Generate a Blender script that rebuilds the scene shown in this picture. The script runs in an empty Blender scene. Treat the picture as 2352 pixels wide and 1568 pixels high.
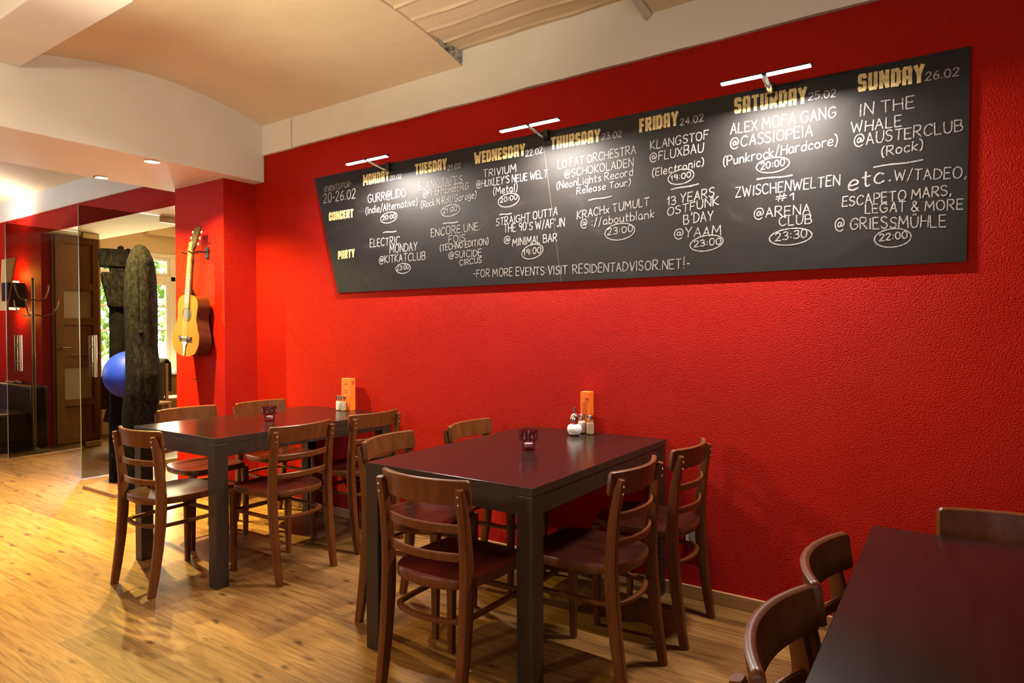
import bpy, bmesh, math, random
from mathutils import Vector, Matrix
R = math.radians
random.seed(7)
S = bpy.context.scene
C = S.collection

# ------------------------------------------------------------------ camera
cam_data = bpy.data.cameras.new('camera')
cam_data.sensor_width = 36.0
cam_data.lens = 22.90
cam = bpy.data.objects.new('camera', cam_data)
C.objects.link(cam)
cam.matrix_world = (Matrix.Translation((0, 0, 1.273)) @ Matrix.Rotation(R(34.298), 4, 'Z')
                    @ Matrix.Rotation(R(90 - 0.871), 4, 'X') @ Matrix.Rotation(R(-0.138), 4, 'Z'))
S.camera = cam

# ------------------------------------------------------------------ world, exposure
S.view_settings.view_transform = 'Standard'
S.view_settings.look = 'None'
S.view_settings.exposure = 1.65
S.view_settings.gamma = 1.0
S.view_settings.use_curve_mapping = False
world = bpy.data.worlds.new('world')
S.world = world
world.use_nodes = True
wn = world.node_tree
wn.nodes.clear()
w_out = wn.nodes.new('ShaderNodeOutputWorld')
w_bg = wn.nodes.new('ShaderNodeBackground')
w_bg.inputs['Color'].default_value = (0.86, 0.94, 1.0, 1)
w_bg.inputs['Strength'].default_value = 22.0
wn.links.new(w_bg.outputs[0], w_out.inputs[0])
S.cycles.max_bounces = 8
S.cycles.diffuse_bounces = 5
S.cycles.glossy_bounces = 4
S.cycles.transmission_bounces = 8
S.cycles.transparent_max_bounces = 16
S.cycles.caustics_reflective = False
S.cycles.caustics_refractive = False
S.cycles.sample_clamp_indirect = 4.0

WARM = (1.0, 0.76, 0.19)
TUNG = (1.0, 0.85, 0.62)
COOL = (1.0, 0.91, 0.82)
DAY = (0.80, 0.90, 1.0)


def aim(o, target):
    d = Vector(target) - o.location
    o.rotation_euler = d.to_track_quat('-Z', 'Y').to_euler()


def spot_light(name, loc, target, power, col, angle, blend, radius=0.03):
    l = bpy.data.lights.new(name, 'SPOT')
    l.energy = power; l.color = col; l.spot_size = R(angle); l.spot_blend = blend
    l.shadow_soft_size = radius
    o = bpy.data.objects.new(name, l); C.objects.link(o); o.location = loc; aim(o, target)
    return o


def area_light(name, loc, target, sx, sy, power, col, spread=180):
    l = bpy.data.lights.new(name, 'AREA')
    l.shape = 'RECTANGLE'; l.size = sx; l.size_y = sy; l.energy = power; l.color = col
    l.spread = R(spread)
    o = bpy.data.objects.new(name, l); C.objects.link(o); o.location = loc; aim(o, target)
    return o


def point_light(name, loc, power, col, radius=0.05):
    l = bpy.data.lights.new(name, 'POINT')
    l.energy = power; l.color = col; l.shadow_soft_size = radius
    o = bpy.data.objects.new(name, l); C.objects.link(o); o.location = loc
    return o


# recessed downlights of the beam over the passage (two show in the photo, the row is assumed to go on towards the viewer)
spot_light('downlight_lamp', (-4.405, 2.235, 2.385), (-4.405, 2.235, 0), 98, WARM, 136, 0.6, 0.022)
spot_light('downlight_lamp', (-5.160, 2.250, 2.385), (-5.160, 2.250, 0), 235, WARM, 124, 0.9, 0.022)
spot_light('downlight_beam', (-4.405, 2.235, 2.385), (-4.405, 2.235, 0), 85, WARM, 70, 1.0, 0.022)
spot_light('downlight_beam', (-5.160, 2.250, 2.385), (-5.160, 2.05, 0), 165, WARM, 76, 1.0, 0.022)
spot_light('downlight_beam', (-4.405, 1.10, 2.385), (-4.405, 1.15, 0), 6, WARM, 52, 1.0)
spot_light('downlight_beam', (-5.160, 1.10, 2.385), (-5.160, 1.15, 0), 45, WARM, 56, 1.0)
# picture lamps over the board: thin bars shining down and slightly into the room
for lx in (-3.0, -1.815, -0.66):
    area_light('picture_lamp', (lx, 2.820, 2.318), (lx, 2.820 - 0.20, 1.318), 0.34, 0.012, 15.5, COOL, 180)
# added warm fill lights, unseen behind the viewer
point_light('room_fill', (-2.6, -0.9, 2.0), 44, TUNG, 0.12)
point_light('room_fill', (0.2, -1.6, 2.0), 8, TUNG, 0.12)
# added upward fill on main vault and beam; last is the wall lamp's glow
spot_light('ceiling_wash', (-2.4, 0.3, 1.3), (-2.4, 1.5, 2.95), 112, TUNG, 66, 1.0, 0.12)
spot_light('ceiling_wash', (-1.7, 0.1, 1.3), (-4.2, 1.7, 2.85), 60, (1.0, 0.85, 0.62), 75, 1.0, 0.12)
spot_light('ceiling_wash', (-8.75, 2.80, 2.25), (-8.9, 2.6, 3.0), 16, (1.0, 0.88, 0.80), 150, 0.9, 0.05)
# daylight: assumed from behind the viewer and the passage side, and through the back room's window
area_light('assumed_front_daylight', (2.4, -3.2, 1.7), (0.6, 2.0, 1.0), 1.6, 1.4, 12, DAY)  # added for assumed daylight behind the viewer, no window built there
area_light('back_room_daylight', (-8.70, 4.5, 1.55), (-6.0, 4.3, 1.3), 1.3, 1.5, 120, DAY)
point_light('back_room_fill', (-6.2, 5.2, 2.3), 40, TUNG, 0.1)  # added fill to brighten the window wall, no lamp seen there
area_light('assumed_side_daylight', (-9.9, 0.4, 1.7), (-7.0, 1.9, 2.6), 1.2, 1.2, 30, DAY)  # added for assumed daylight from the far left, no window built there
# wall lamp at the far left: up and down
point_light('wall_lamp_bulb', (-8.95, 2.955, 1.93), 6, (1.0, 0.50, 0.10), 0.02)
point_light('wall_lamp_bulb', (-8.95, 2.955, 1.50), 5, (1.0, 0.50, 0.10), 0.02)


# ------------------------------------------------------------------ materials
def new_mat(name):
    m = bpy.data.materials.new(name); m.use_nodes = True
    nt = m.node_tree
    return m, nt, nt.nodes['Principled BSDF']


def N(nt, kind, **kw):
    n = nt.nodes.new(kind)
    for k, v in kw.items():
        if k in n.inputs:
            n.inputs[k].default_value = v
        else:
            setattr(n, k, v)
    return n


def coords(nt, scale=(1, 1, 1), rot=(0, 0, 0)):
    tc = N(nt, 'ShaderNodeTexCoord')
    mp = N(nt, 'ShaderNodeMapping')
    mp.inputs['Scale'].default_value = scale
    mp.inputs['Rotation'].default_value = rot
    nt.links.new(tc.outputs['Object'], mp.inputs['Vector'])
    return mp.outputs['Vector']


def ramp(nt, fac, stops):
    r = N(nt, 'ShaderNodeValToRGB')
    el = r.color_ramp.elements
    while len(el) < len(stops):
        el.new(0.5)
    for e, (p, c) in zip(el, stops):
        e.position = p
        e.color = (c[0], c[1], c[2], 1)
    nt.links.new(fac, r.inputs['Fac'])
    return r.outputs['Color']


def bump(nt, bsdf, height, strength=0.3, dist=0.01):
    b = N(nt, 'ShaderNodeBump')
    b.inputs['Strength'].default_value = strength
    b.inputs['Distance'].default_value = dist
    nt.links.new(height, b.inputs['Height'])
    nt.links.new(b.outputs['Normal'], bsdf.inputs['Normal'])


def plain(name, col, rough=0.5, metal=0.0, spec=0.5, noise=0.0, nscale=8.0, emit=None, estr=0.0):
    m, nt, b = new_mat(name)
    b.inputs['Base Color'].default_value = (*col, 1)
    b.inputs['Roughness'].default_value = rough
    b.inputs['Metallic'].default_value = metal
    b.inputs['Specular IOR Level'].default_value = spec
    if noise:
        v = coords(nt)
        n = N(nt, 'ShaderNodeTexNoise', Scale=nscale, Detail=5.0)
        nt.links.new(v, n.inputs['Vector'])
        lo = tuple(max(0, c * (1 - noise)) for c in col); hi = tuple(min(1, c * (1 + noise)) for c in col)
        nt.links.new(ramp(nt, n.outputs['Fac'], [(0.3, lo), (0.7, hi)]), b.inputs['Base Color'])
    if emit:
        b.inputs['Emission Color'].default_value = (*emit, 1)
        b.inputs['Emission Strength'].default_value = estr
    return m


def wood(name, dark, light, scale=(2, 30, 30), rough=0.35, bstr=0.05, spec=0.5):
    m, nt, b = new_mat(name)
    v = coords(nt, scale)
    n = N(nt, 'ShaderNodeTexNoise', Scale=1.6, Detail=6.0, Roughness=0.6, Distortion=0.4)
    nt.links.new(v, n.inputs['Vector'])
    nt.links.new(ramp(nt, n.outputs['Fac'], [(0.3, dark), (0.72, light)]), b.inputs['Base Color'])
    b.inputs['Roughness'].default_value = rough
    b.inputs['Specular IOR Level'].default_value = spec
    bump(nt, b, n.outputs['Fac'], bstr, 0.004)
    return m


def red_plaster():
    m, nt, b = new_mat('red_roughcast')
    v = coords(nt, (150, 150, 210))
    n1 = N(nt, 'ShaderNodeTexNoise', Scale=1.0, Detail=2.0, Roughness=0.5, Distortion=0.2)
    nt.links.new(v, n1.inputs['Vector'])
    v2 = coords(nt, (1.3, 1.3, 1.3))
    n2 = N(nt, 'ShaderNodeTexNoise', Scale=1.0, Detail=6.0, Roughness=0.6)
    nt.links.new(v2, n2.inputs['Vector'])
    nt.links.new(ramp(nt, n2.outputs['Fac'], [(0.3, (0.31, 0.0072, 0.0028)), (0.75, (0.38, 0.0098, 0.0040))]), b.inputs['Base Color'])
    b.inputs['Roughness'].default_value = 0.55
    b.inputs['Specular IOR Level'].default_value = 0.06
    bump(nt, b, n1.outputs['Fac'], 1.0, 0.007)
    return m


def white_plaster(name, col, board=False):
    m, nt, b = new_mat(name)
    v = coords(nt, (3, 3, 3))
    n = N(nt, 'ShaderNodeTexNoise', Scale=1.0, Detail=8.0, Roughness=0.6)
    nt.links.new(v, n.inputs['Vector'])
    nt.links.new(ramp(nt, n.outputs['Fac'], [(0.3, tuple(c * 0.93 for c in col)), (0.7, col)]), b.inputs['Base Color'])
    b.inputs['Roughness'].default_value = 0.8
    b.inputs['Specular IOR Level'].default_value = 0.2
    h = n.outputs['Fac']
    if board:
        v2 = coords(nt, (1.8, 6, 1))
        n2 = N(nt, 'ShaderNodeTexNoise', Scale=1.0, Detail=3.0, Distortion=0.05)
        nt.links.new(v2, n2.inputs['Vector'])
        r2 = ramp(nt, n2.outputs['Fac'], [(0.3, (0, 0, 0)), (0.5, (0.5, 0.5, 0.5)), (0.7, (1, 1, 1))])
        mx = N(nt, 'ShaderNodeMath', operation='MULTIPLY_ADD')
        mx.inputs[1].default_value = 0.25
        nt.links.new(r2, mx.inputs[0]); nt.links.new(n.outputs['Fac'], mx.inputs[2])
        bump(nt, b, mx.outputs[0], 0.32, 0.02)
    else:
        bump(nt, b, h, 0.15, 0.02)
    return m


def oak_floor():
    m, nt, b = new_mat('oak_laminate')
    v = coords(nt)
    br = N(nt, 'ShaderNodeTexBrick', Scale=1.0)
    br.inputs['Color1'].default_value = (0.142, 0.069, 0.0195, 1)
    br.inputs['Color2'].default_value = (0.265, 0.134, 0.0380, 1)
    br.inputs['Mortar'].default_value = (0.07, 0.035, 0.010, 1)
    br.inputs['Mortar Size'].default_value = 0.0010
    br.inputs['Mortar Smooth'].default_value = 0.2
    br.inputs['Bias'].default_value = 0.0
    br.inputs['Brick Width'].default_value = 1.28
    br.inputs['Row Height'].default_value = 0.19
    br.offset = 0.37
    nt.links.new(v, br.inputs['Vector'])
    # grain along the boards (X), shifted per board
    mp = N(nt, 'ShaderNodeMapping'); mp.inputs['Scale'].default_value = (2.2, 34, 1)
    ad = N(nt, 'ShaderNodeVectorMath', operation='ADD')
    sc = N(nt, 'ShaderNodeVectorMath', operation='SCALE'); sc.inputs['Scale'].default_value = 9.0
    nt.links.new(br.outputs['Color'], sc.inputs[0])
    nt.links.new(v, mp.inputs['Vector'])
    nt.links.new(mp.outputs['Vector'], ad.inputs[0]); nt.links.new(sc.outputs['Vector'], ad.inputs[1])
    g = N(nt, 'ShaderNodeTexNoise', Scale=1.5, Detail=7.0, Roughness=0.62, Distortion=1.1)
    nt.links.new(ad.outputs['Vector'], g.inputs['Vector'])
    gcol = ramp(nt, g.outputs['Fac'], [(0.24, (0.26, 0.21, 0.16)), (0.42, (0.74, 0.69, 0.62)), (0.55, (1.0, 1.0, 0.98)), (0.78, (1.4, 1.4, 1.4))])
    mul = N(nt, 'ShaderNodeMix', data_type='RGBA', blend_type='MULTIPLY')
    mul.inputs[0].default_value = 1.0
    nt.links.new(br.outputs['Color'], mul.inputs[6]); nt.links.new(gcol, mul.inputs[7])
    # knots
    kv = N(nt, 'ShaderNodeMapping'); kv.inputs['Scale'].default_value = (4.2, 12.0, 1)
    wob = N(nt, 'ShaderNodeTexNoise', Scale=14.0, Detail=2.0)
    nt.links.new(v, wob.inputs['Vector'])
    wsc = N(nt, 'ShaderNodeVectorMath', operation='SCALE'); wsc.inputs['Scale'].default_value = 0.35
    wad = N(nt, 'ShaderNodeVectorMath', operation='ADD')
    nt.links.new(v, kv.inputs['Vector'])
    nt.links.new(wob.outputs['Color'], wsc.inputs[0])
    nt.links.new(kv.outputs['Vector'], wad.inputs[0]); nt.links.new(wsc.outputs['Vector'], wad.inputs[1])
    k = N(nt, 'ShaderNodeTexVoronoi', Scale=1.0)
    nt.links.new(wad.outputs['Vector'], k.inputs['Vector'])
    kr = ramp(nt, k.outputs['Distance'], [(0.0, (0.10, 0.07, 0.05)), (0.07, (0.28, 0.21, 0.16)), (0.13, (0.70, 0.64, 0.58)), (0.22, (1, 1, 1))])
    mul2 = N(nt, 'ShaderNodeMix', data_type='RGBA', blend_type='MULTIPLY')
    mul2.inputs[0].default_value = 1.0
    nt.links.new(mul.outputs[2], mul2.inputs[6]); nt.links.new(kr, mul2.inputs[7])
    nt.links.new(mul2.outputs[2], b.inputs['Base Color'])
    b.inputs['Roughness'].default_value = 0.45
    b.inputs['Specular IOR Level'].default_value = 0.22
    bump(nt, b, g.outputs['Fac'], 0.06, 0.004)
    return m


def slate():
    m, nt, b = new_mat('blackboard_slate')
    v = coords(nt, (3.0, 1, 5.0))
    n = N(nt, 'ShaderNodeTexNoise', Scale=1.0, Detail=7.0, Roughness=0.65, Distortion=1.2)
    nt.links.new(v, n.inputs['Vector'])
    nt.links.new(ramp(nt, n.outputs['Fac'], [(0.38, (0.0048, 0.0034, 0.0030)), (0.60, (0.0080, 0.0060, 0.0055)), (0.78, (0.024, 0.020, 0.0185))]), b.inputs['Base Color'])
    b.inputs['Roughness'].default_value = 0.55
    b.inputs['Specular IOR Level'].default_value = 0.3
    return m


def chalk():
    m, nt, b = new_mat('white_chalk')
    v = coords(nt, (60, 60, 60))
    n = N(nt, 'ShaderNodeTexNoise', Scale=2.5, Detail=3.0)
    nt.links.new(v, n.inputs['Vector'])
    nt.links.new(ramp(nt, n.outputs['Fac'], [(0.3, (0.07, 0.066, 0.063)), (0.55, (0.29, 0.275, 0.265))]), b.inputs['Base Color'])
    b.inputs['Roughness'].default_value = 0.9
    b.inputs['Specular IOR Level'].default_value = 0.1
    return m


def tinted_pane(name, tint, ior=1.2):
    m = bpy.data.materials.new(name); m.use_nodes = True
    nt = m.node_tree; nt.nodes.clear()
    out = N(nt, 'ShaderNodeOutputMaterial')
    tr = N(nt, 'ShaderNodeBsdfTransparent'); tr.inputs['Color'].default_value = (*tint, 1)
    gl = N(nt, 'ShaderNodeBsdfGlossy'); gl.inputs['Roughness'].default_value = 0.02
    fr = N(nt, 'ShaderNodeFresnel'); fr.inputs['IOR'].default_value = ior
    mx = N(nt, 'ShaderNodeMixShader')
    ge = N(nt, 'ShaderNodeNewGeometry')
    sb = N(nt, 'ShaderNodeMath', operation='SUBTRACT'); sb.inputs[0].default_value = 1.0
    ml = N(nt, 'ShaderNodeMath', operation='MULTIPLY')
    nt.links.new(ge.outputs['Backfacing'], sb.inputs[1])
    nt.links.new(fr.outputs[0], ml.inputs[0]); nt.links.new(sb.outputs[0], ml.inputs[1])
    nt.links.new(ml.outputs[0], mx.inputs[0])
    nt.links.new(tr.outputs[0], mx.inputs[1]); nt.links.new(gl.outputs[0], mx.inputs[2])
    nt.links.new(mx.outputs[0], out.inputs[0])
    return m


def glass(name, col, rough=0.0):
    m, nt, b = new_mat(name)
    b.inputs['Base Color'].default_value = (*col, 1)
    b.inputs['Transmission Weight'].default_value = 1.0
    b.inputs['Roughness'].default_value = rough
    b.inputs['IOR'].default_value = 1.45
    return m


def charred_wood():
    m, nt, b = new_mat('charred_oak')
    v = coords(nt, (26, 26, 11))
    n = N(nt, 'ShaderNodeTexNoise', Scale=1.6, Detail=7.0, Roughness=0.7, Distortion=0.0)
    nt.links.new(v, n.inputs['Vector'])
    nt.links.new(ramp(nt, n.outputs['Fac'], [(0.34, (0.0014, 0.0012, 0.0013)), (0.5, (0.0052, 0.0044, 0.0050)), (0.72, (0.0165, 0.0138, 0.0155))]), b.inputs['Base Color'])
    b.inputs['Roughness'].default_value = 0.8
    b.inputs['Specular IOR Level'].default_value = 0.04
    bump(nt, b, n.outputs['Fac'], 0.9, 0.02)
    return m


M = {}
M['red'] = red_plaster()
M['white'] = white_plaster('white_plaster', (0.62, 0.58, 0.51))
M['vault'] = white_plaster('vault_plaster', (0.62, 0.51, 0.34), True)
M['mortar'] = plain('grey_mortar', (0.42, 0.42, 0.42), 0.95, noise=0.9, nscale=50)
M['beige'] = plain('beige_paint', (0.62, 0.50, 0.34), 0.8)
M['floor'] = oak_floor()
M['oak_trim'] = wood('oak_trim', (0.26, 0.135, 0.05), (0.40, 0.22, 0.09), (2, 20, 30), 0.45)
M['table'] = wood('dark_brown_veneer', (0.0080, 0.0042, 0.0031), (0.0140, 0.0075, 0.0055), (26, 2.0, 26), 0.20, 0.012, 0.22)
M['table_frame'] = wood('dark_brown_veneer_lit', (0.026, 0.0148, 0.0088), (0.041, 0.0240, 0.0145), (20, 20, 3), 0.42, 0.02, 0.25)  # same wood as the tabletop, lighter where the sides catch more light
M['chair'] = wood('brown_stained_beech', (0.080, 0.023, 0.0055), (0.140, 0.044, 0.011), (20, 20, 4), 0.34, 0.02, 0.25)
M['seat'] = wood('red_brown_seat', (0.022, 0.0046, 0.0026), (0.048, 0.0105, 0.0050), (20, 3, 20), 0.28, 0.02, 0.2)
M['steel'] = plain('brushed_steel', (0.42, 0.40, 0.36), 0.30, 1.0)
M['chrome'] = plain('chrome', (0.75, 0.73, 0.70), 0.12, 1.0)
M['brass'] = plain('dull_bronze', (0.32, 0.24, 0.14), 0.4, 0.9)
M['black_metal'] = plain('black_metal', (0.012, 0.012, 0.012), 0.4, 0.3)
M['slate'] = slate()
M['chalk'] = chalk()
M['cream'] = plain('cream_stencil_paint', (0.60, 0.47, 0.20), 0.7, noise=0.25, nscale=60)
M['raw_edge'] = plain('raw_board_edge', (0.55, 0.42, 0.28), 0.7)
M['led'] = plain('lit_led_strip', (1, 1, 1), 0.5, emit=(1.0, 0.90, 0.90), estr=5.0)
M['bulb'] = plain('lit_halogen', (1, 1, 1), 0.5, emit=(1.0, 0.82, 0.50), estr=60.0)
M['amber'] = plain('lit_amber_bulb', (1, 1, 1), 0.5, emit=(1.0, 0.75, 0.30), estr=12.0)
M['pane'] = tinted_pane('brown_tinted_glass', (0.58, 0.50, 0.36))
M['glass_edge'] = plain('pale_green_glass_edge', (0.16, 0.17, 0.11), 0.3)
M['clear_pane'] = tinted_pane('clear_glass', (0.97, 0.98, 0.98))
M['purple_glass'] = tinted_pane('purple_glass', (0.76, 0.62, 0.67), 1.75)
M['jar_glass'] = tinted_pane('clear_jar_glass', (0.95, 0.96, 0.94), 1.45)
M['sugar'] = plain('white_sugar', (0.82, 0.79, 0.75), 0.9)
M['pepper'] = plain('ground_pepper', (0.40, 0.29, 0.17), 0.9, noise=0.3, nscale=300)
M['wax'] = plain('white_wax', (0.78, 0.72, 0.68), 0.6)
M['orange'] = plain('orange_card', (0.86, 0.17, 0.012), 0.5)
M['dark_print'] = plain('dark_red_print', (0.42, 0.035, 0.006), 0.6)
M['white_plastic'] = plain('white_plastic', (0.72, 0.70, 0.66), 0.35)
M['dark_hole'] = plain('grey_plastic', (0.34, 0.33, 0.31), 0.5)
M['char'] = charred_wood()
M['blackwood'] = plain('blackened_wood', (0.0035, 0.0032, 0.0032), 0.8, 0.0, 0.03, noise=0.4, nscale=20)
M['blue'] = plain('ultramarine_paint', (0.006, 0.021, 0.40), 0.5, 0.0, 0.2, noise=0.12, nscale=30)
M['plinth'] = wood('brown_plinth_board', (0.15, 0.06, 0.03), (0.22, 0.10, 0.05), (3, 20, 20), 0.5)
M['spruce'] = wood('honey_spruce', (0.135, 0.064, 0.0035), (0.185, 0.090, 0.006), (30, 30, 1.5), 0.5, 0.01, 0.05)
M['mahogany'] = wood('red_mahogany', (0.030, 0.0062, 0.0020), (0.062, 0.0145, 0.0044), (3, 3, 14), 0.25, 0.02, 0.3)
M['fretboard'] = wood('fretboard_wood', (0.075, 0.040, 0.016), (0.12, 0.066, 0.028), (30, 30, 3), 0.4, 0.02)
M['dark_wood'] = wood('dark_rosewood', (0.012, 0.0048, 0.0026), (0.028, 0.012, 0.006), (20, 20, 4), 0.4, 0.02, 0.25)
M['ivory'] = plain('ivory_plastic', (0.50, 0.42, 0.26), 0.3)
M['string'] = plain('nylon_string', (0.40, 0.33, 0.18), 0.3)
M['leather'] = plain('black_leather', (0.010, 0.009, 0.009), 0.38, noise=0.3, nscale=40)
M['lit_edge'] = plain('tan_lit_edge', (0.50, 0.36, 0.16), 0.5)
M['cloth_grey'] = plain('grey_cloth', (0.36, 0.33, 0.36), 0.9, noise=0.3, nscale=20)
M['door_wood'] = wood('brown_panel_wood', (0.20, 0.10, 0.035), (0.30, 0.16, 0.06), (20, 20, 2.5), 0.45, 0.03)
M['pane_reflection'] = plain('pale_pane_reflection', (0.50, 0.47, 0.46), 0.25)  # pale colour stands in for reflections in the door glass
M['window_white'] = plain('white_window_paint', (0.82, 0.82, 0.80), 0.4)
M['coat_brown'] = plain('dark_brown_wool', (0.030, 0.020, 0.014), 0.95, noise=0.4, nscale=25)
M['coat_olive'] = plain('olive_wool', (0.055, 0.045, 0.020), 0.95, noise=0.4, nscale=25)
M['light_wood'] = wood('light_beech', (0.45, 0.26, 0.09), (0.58, 0.36, 0.14), (20, 20, 3), 0.4, 0.02)
M['leaf'] = plain('green_leaf', (0.10, 0.24, 0.06), 0.6, noise=0.5, nscale=5)
M['bark'] = plain('grey_bark', (0.10, 0.08, 0.06), 0.9, noise=0.3, nscale=12)
M['lawn'] = plain('grass_green', (0.12, 0.22, 0.06), 0.9, noise=0.3, nscale=4)
M['paper'] = plain('pale_paper', (0.75, 0.62, 0.30), 0.8)


# ------------------------------------------------------------------ mesh building
class MB:
    def __init__(s):
        s.v = []; s.f = []; s.mi = []
    def add(s, verts, faces, mi=0):
        b = len(s.v)
        s.v += [tuple(p) for p in verts]
        s.f += [tuple(b + i for i in f) for f in faces]
        s.mi += [mi] * len(faces)
        return s
    def box(s, x0, x1, y0, y1, z0, z1, mi=0):
        v = [(x0, y0, z0), (x1, y0, z0), (x1, y1, z0), (x0, y1, z0), (x0, y0, z1), (x1, y0, z1), (x1, y1, z1), (x0, y1, z1)]
        return s.add(v, [(0, 3, 2, 1), (4, 5, 6, 7), (0, 1, 5, 4), (1, 2, 6, 5), (2, 3, 7, 6), (3, 0, 4, 7)], mi)
    def prism(s, poly, axis, a, b, mi=0):
        """polygon in the two other axes, extruded along axis from a to b"""
        def P(p, t):
            if axis == 'x': return (t, p[0], p[1])
            if axis == 'y': return (p[0], t, p[1])
            return (p[0], p[1], t)
        n = len(poly)
        v = [P(p, a) for p in poly] + [P(p, b) for p in poly]
        f = [tuple(range(n))[::-1], tuple(range(n, 2 * n))]
        f += [(i, (i + 1) % n, n + (i + 1) % n, n + i) for i in range(n)]
        return s.add(v, f, mi)
    def loft(s, rings, cap=True, mi=0, closed=False):
        n = len(rings[0]); v = [p for r in rings for p in r]; f = []
        m = len(rings)
        for k in range(m if closed else m - 1):
            a = k * n; b = ((k + 1) % m) * n
            f += [(a + i, a + (i + 1) % n, b + (i + 1) % n, b + i) for i in range(n)]
        if cap and not closed:
            f += [tuple(range(n))[::-1], tuple(range((m - 1) * n, m * n))]
        return s.add(v, f, mi)
    def sweep(s, pts, size, side=None, n=8, square=0.0, mi=0, closed=False, cap=True):
        """pts: path; size: (a, b) or list; side: fixed side vector; square: 0 round .. 1 box-like"""
        pts = [Vector(p) for p in pts]; m = len(pts); rings = []
        up = Vector(side) if side else None
        prev = None
        for i, p in enumerate(pts):
            if closed:
                t = (pts[(i + 1) % m] - pts[i - 1]).normalized()
            else:
                t = (pts[min(i + 1, m - 1)] - pts[max(i - 1, 0)]).normalized()
            if up is not None:
                sv = (up - t * up.dot(t)).normalized()
            else:
                if prev is None:
                    q = Vector((0, 0, 1)) if abs(t.z) < 0.9 else Vector((1, 0, 0))
                    sv = q.cross(t).normalized()
                else:
                    sv = (prev - t * prev.dot(t)).normalized()
                prev = sv
            nv = t.cross(sv)
            a, b = size[i] if isinstance(size, list) else size
            ring = []
            for k in range(n):
                an = 2 * math.pi * (k + 0.5) / n
                c, si = math.cos(an), math.sin(an)
                if square:
                    e = 1.0 - square * 0.75
                    c = math.copysign(abs(c) ** e, c); si = math.copysign(abs(si) ** e, si)
                ring.append(p + sv * (a * c) + nv * (b * si))
            rings.append(ring)
        return s.loft(rings, cap, mi, closed)
    def lathe(s, prof, center=(0, 0, 0), n=24, mi=0):
        cx, cy, cz = center
        rings = []
        for r, z in prof:
            r = max(r, 0.0004)
            rings.append([(cx + r * math.cos(2 * math.pi * k / n), cy + r * math.sin(2 * math.pi * k / n), cz + z) for k in range(n)])
        return s.loft(rings, True, mi)
    def sphere(s, c, r, n=24, m=14, sc=(1, 1, 1), mi=0):
        rings = []
        for j in range(m + 1):
            ph = -math.pi / 2 + math.pi * j / m
            rr = max(math.cos(ph) * r, r * 0.003)
            rings.append([(c[0] + sc[0] * rr * math.cos(2 * math.pi * k / n), c[1] + sc[1] * rr * math.sin(2 * math.pi * k / n), c[2] + sc[2] * r * math.sin(ph)) for k in range(n)])
        return s.loft(rings, True, mi)
    def grid(s, fn, nu, nv, mi=0, flip=False):
        v = [fn(i / nu, j / nv) for j in range(nv + 1) for i in range(nu + 1)]
        f = []
        for j in range(nv):
            for i in range(nu):
                a = j * (nu + 1) + i
                q = (a, a + 1, a + nu + 2, a + nu + 1)
                f.append(q[::-1] if flip else q)
        return s.add(v, f, mi)


def obj(name, mb, mats, parent=None, loc=None, bevel=0.0, smooth=40, seg=2):
    me = bpy.data.meshes.new(name)
    me.from_pydata([tuple(p) for p in mb.v], [], mb.f)
    if not isinstance(mats, (list, tuple)):
        mats = [mats]
    for m in mats:
        me.materials.append(m)
    me.polygons.foreach_set('material_index', mb.mi)
    bm = bmesh.new(); bm.from_mesh(me)
    bmesh.ops.recalc_face_normals(bm, faces=bm.faces)
    bm.to_mesh(me); bm.free()
    if smooth:
        me.polygons.foreach_set('use_smooth', [True] * len(me.polygons))
        me.set_sharp_from_angle(angle=R(smooth))
    o = bpy.data.objects.new(name, me)
    C.objects.link(o)
    if parent:
        o.parent = parent
    if loc:
        o.location = loc
    if bevel:
        b = o.modifiers.new('edge', 'BEVEL')
        b.width = bevel; b.segments = seg; b.limit_method = 'ANGLE'; b.angle_limit = R(50)
    return o


def tag(o, label, cat, group=None, kind=None):
    o['label'] = label; o['category'] = cat
    if group: o['group'] = group
    if kind: o['kind'] = kind
    return o


def thing(name, label, cat, loc=(0, 0, 0), rz=0.0, group=None):
    o = bpy.data.objects.new(name, None)
    C.objects.link(o)
    o.location = loc; o.rotation_euler = (0, 0, rz)
    o.empty_display_size = 0.1
    return tag(o, label, cat, group)


def struct(o, label=None, cat=None):
    o['kind'] = 'structure'
    if label: o['label'] = label
    if cat: o['category'] = cat
    return o


def copy_thing(o, parent=None):
    c = o.copy(); C.objects.link(c)
    if parent: c.parent = parent
    for ch in list(o.children):
        copy_thing(ch, c)
    return c

# ------------------------------------------------------------------ setting
XL, XR, YF, YB = -10.6, 3.4, -3.6, 6.4          # outer limits of the modelled rooms
WY, WT = 3.04, 3.64                             # red wall: face and back
PX0, PX1, PY = -5.12, -4.455, 2.773             # pillar
OZ = 2.375                                      # top of the passage opening
JX = -8.40                                      # left jamb of the passage
SZ = 2.405                                      # soffit of the cross beam
BX0, BX1 = -5.235, -4.335                       # cross beam
TOPZ = 3.15

struct(obj('floor', MB().box(XL, XR, YF, YB, -0.08, 0.0), M['floor'], smooth=0),
       'oak laminate floor of long knotty boards running along the red wall', 'floor')

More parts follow.
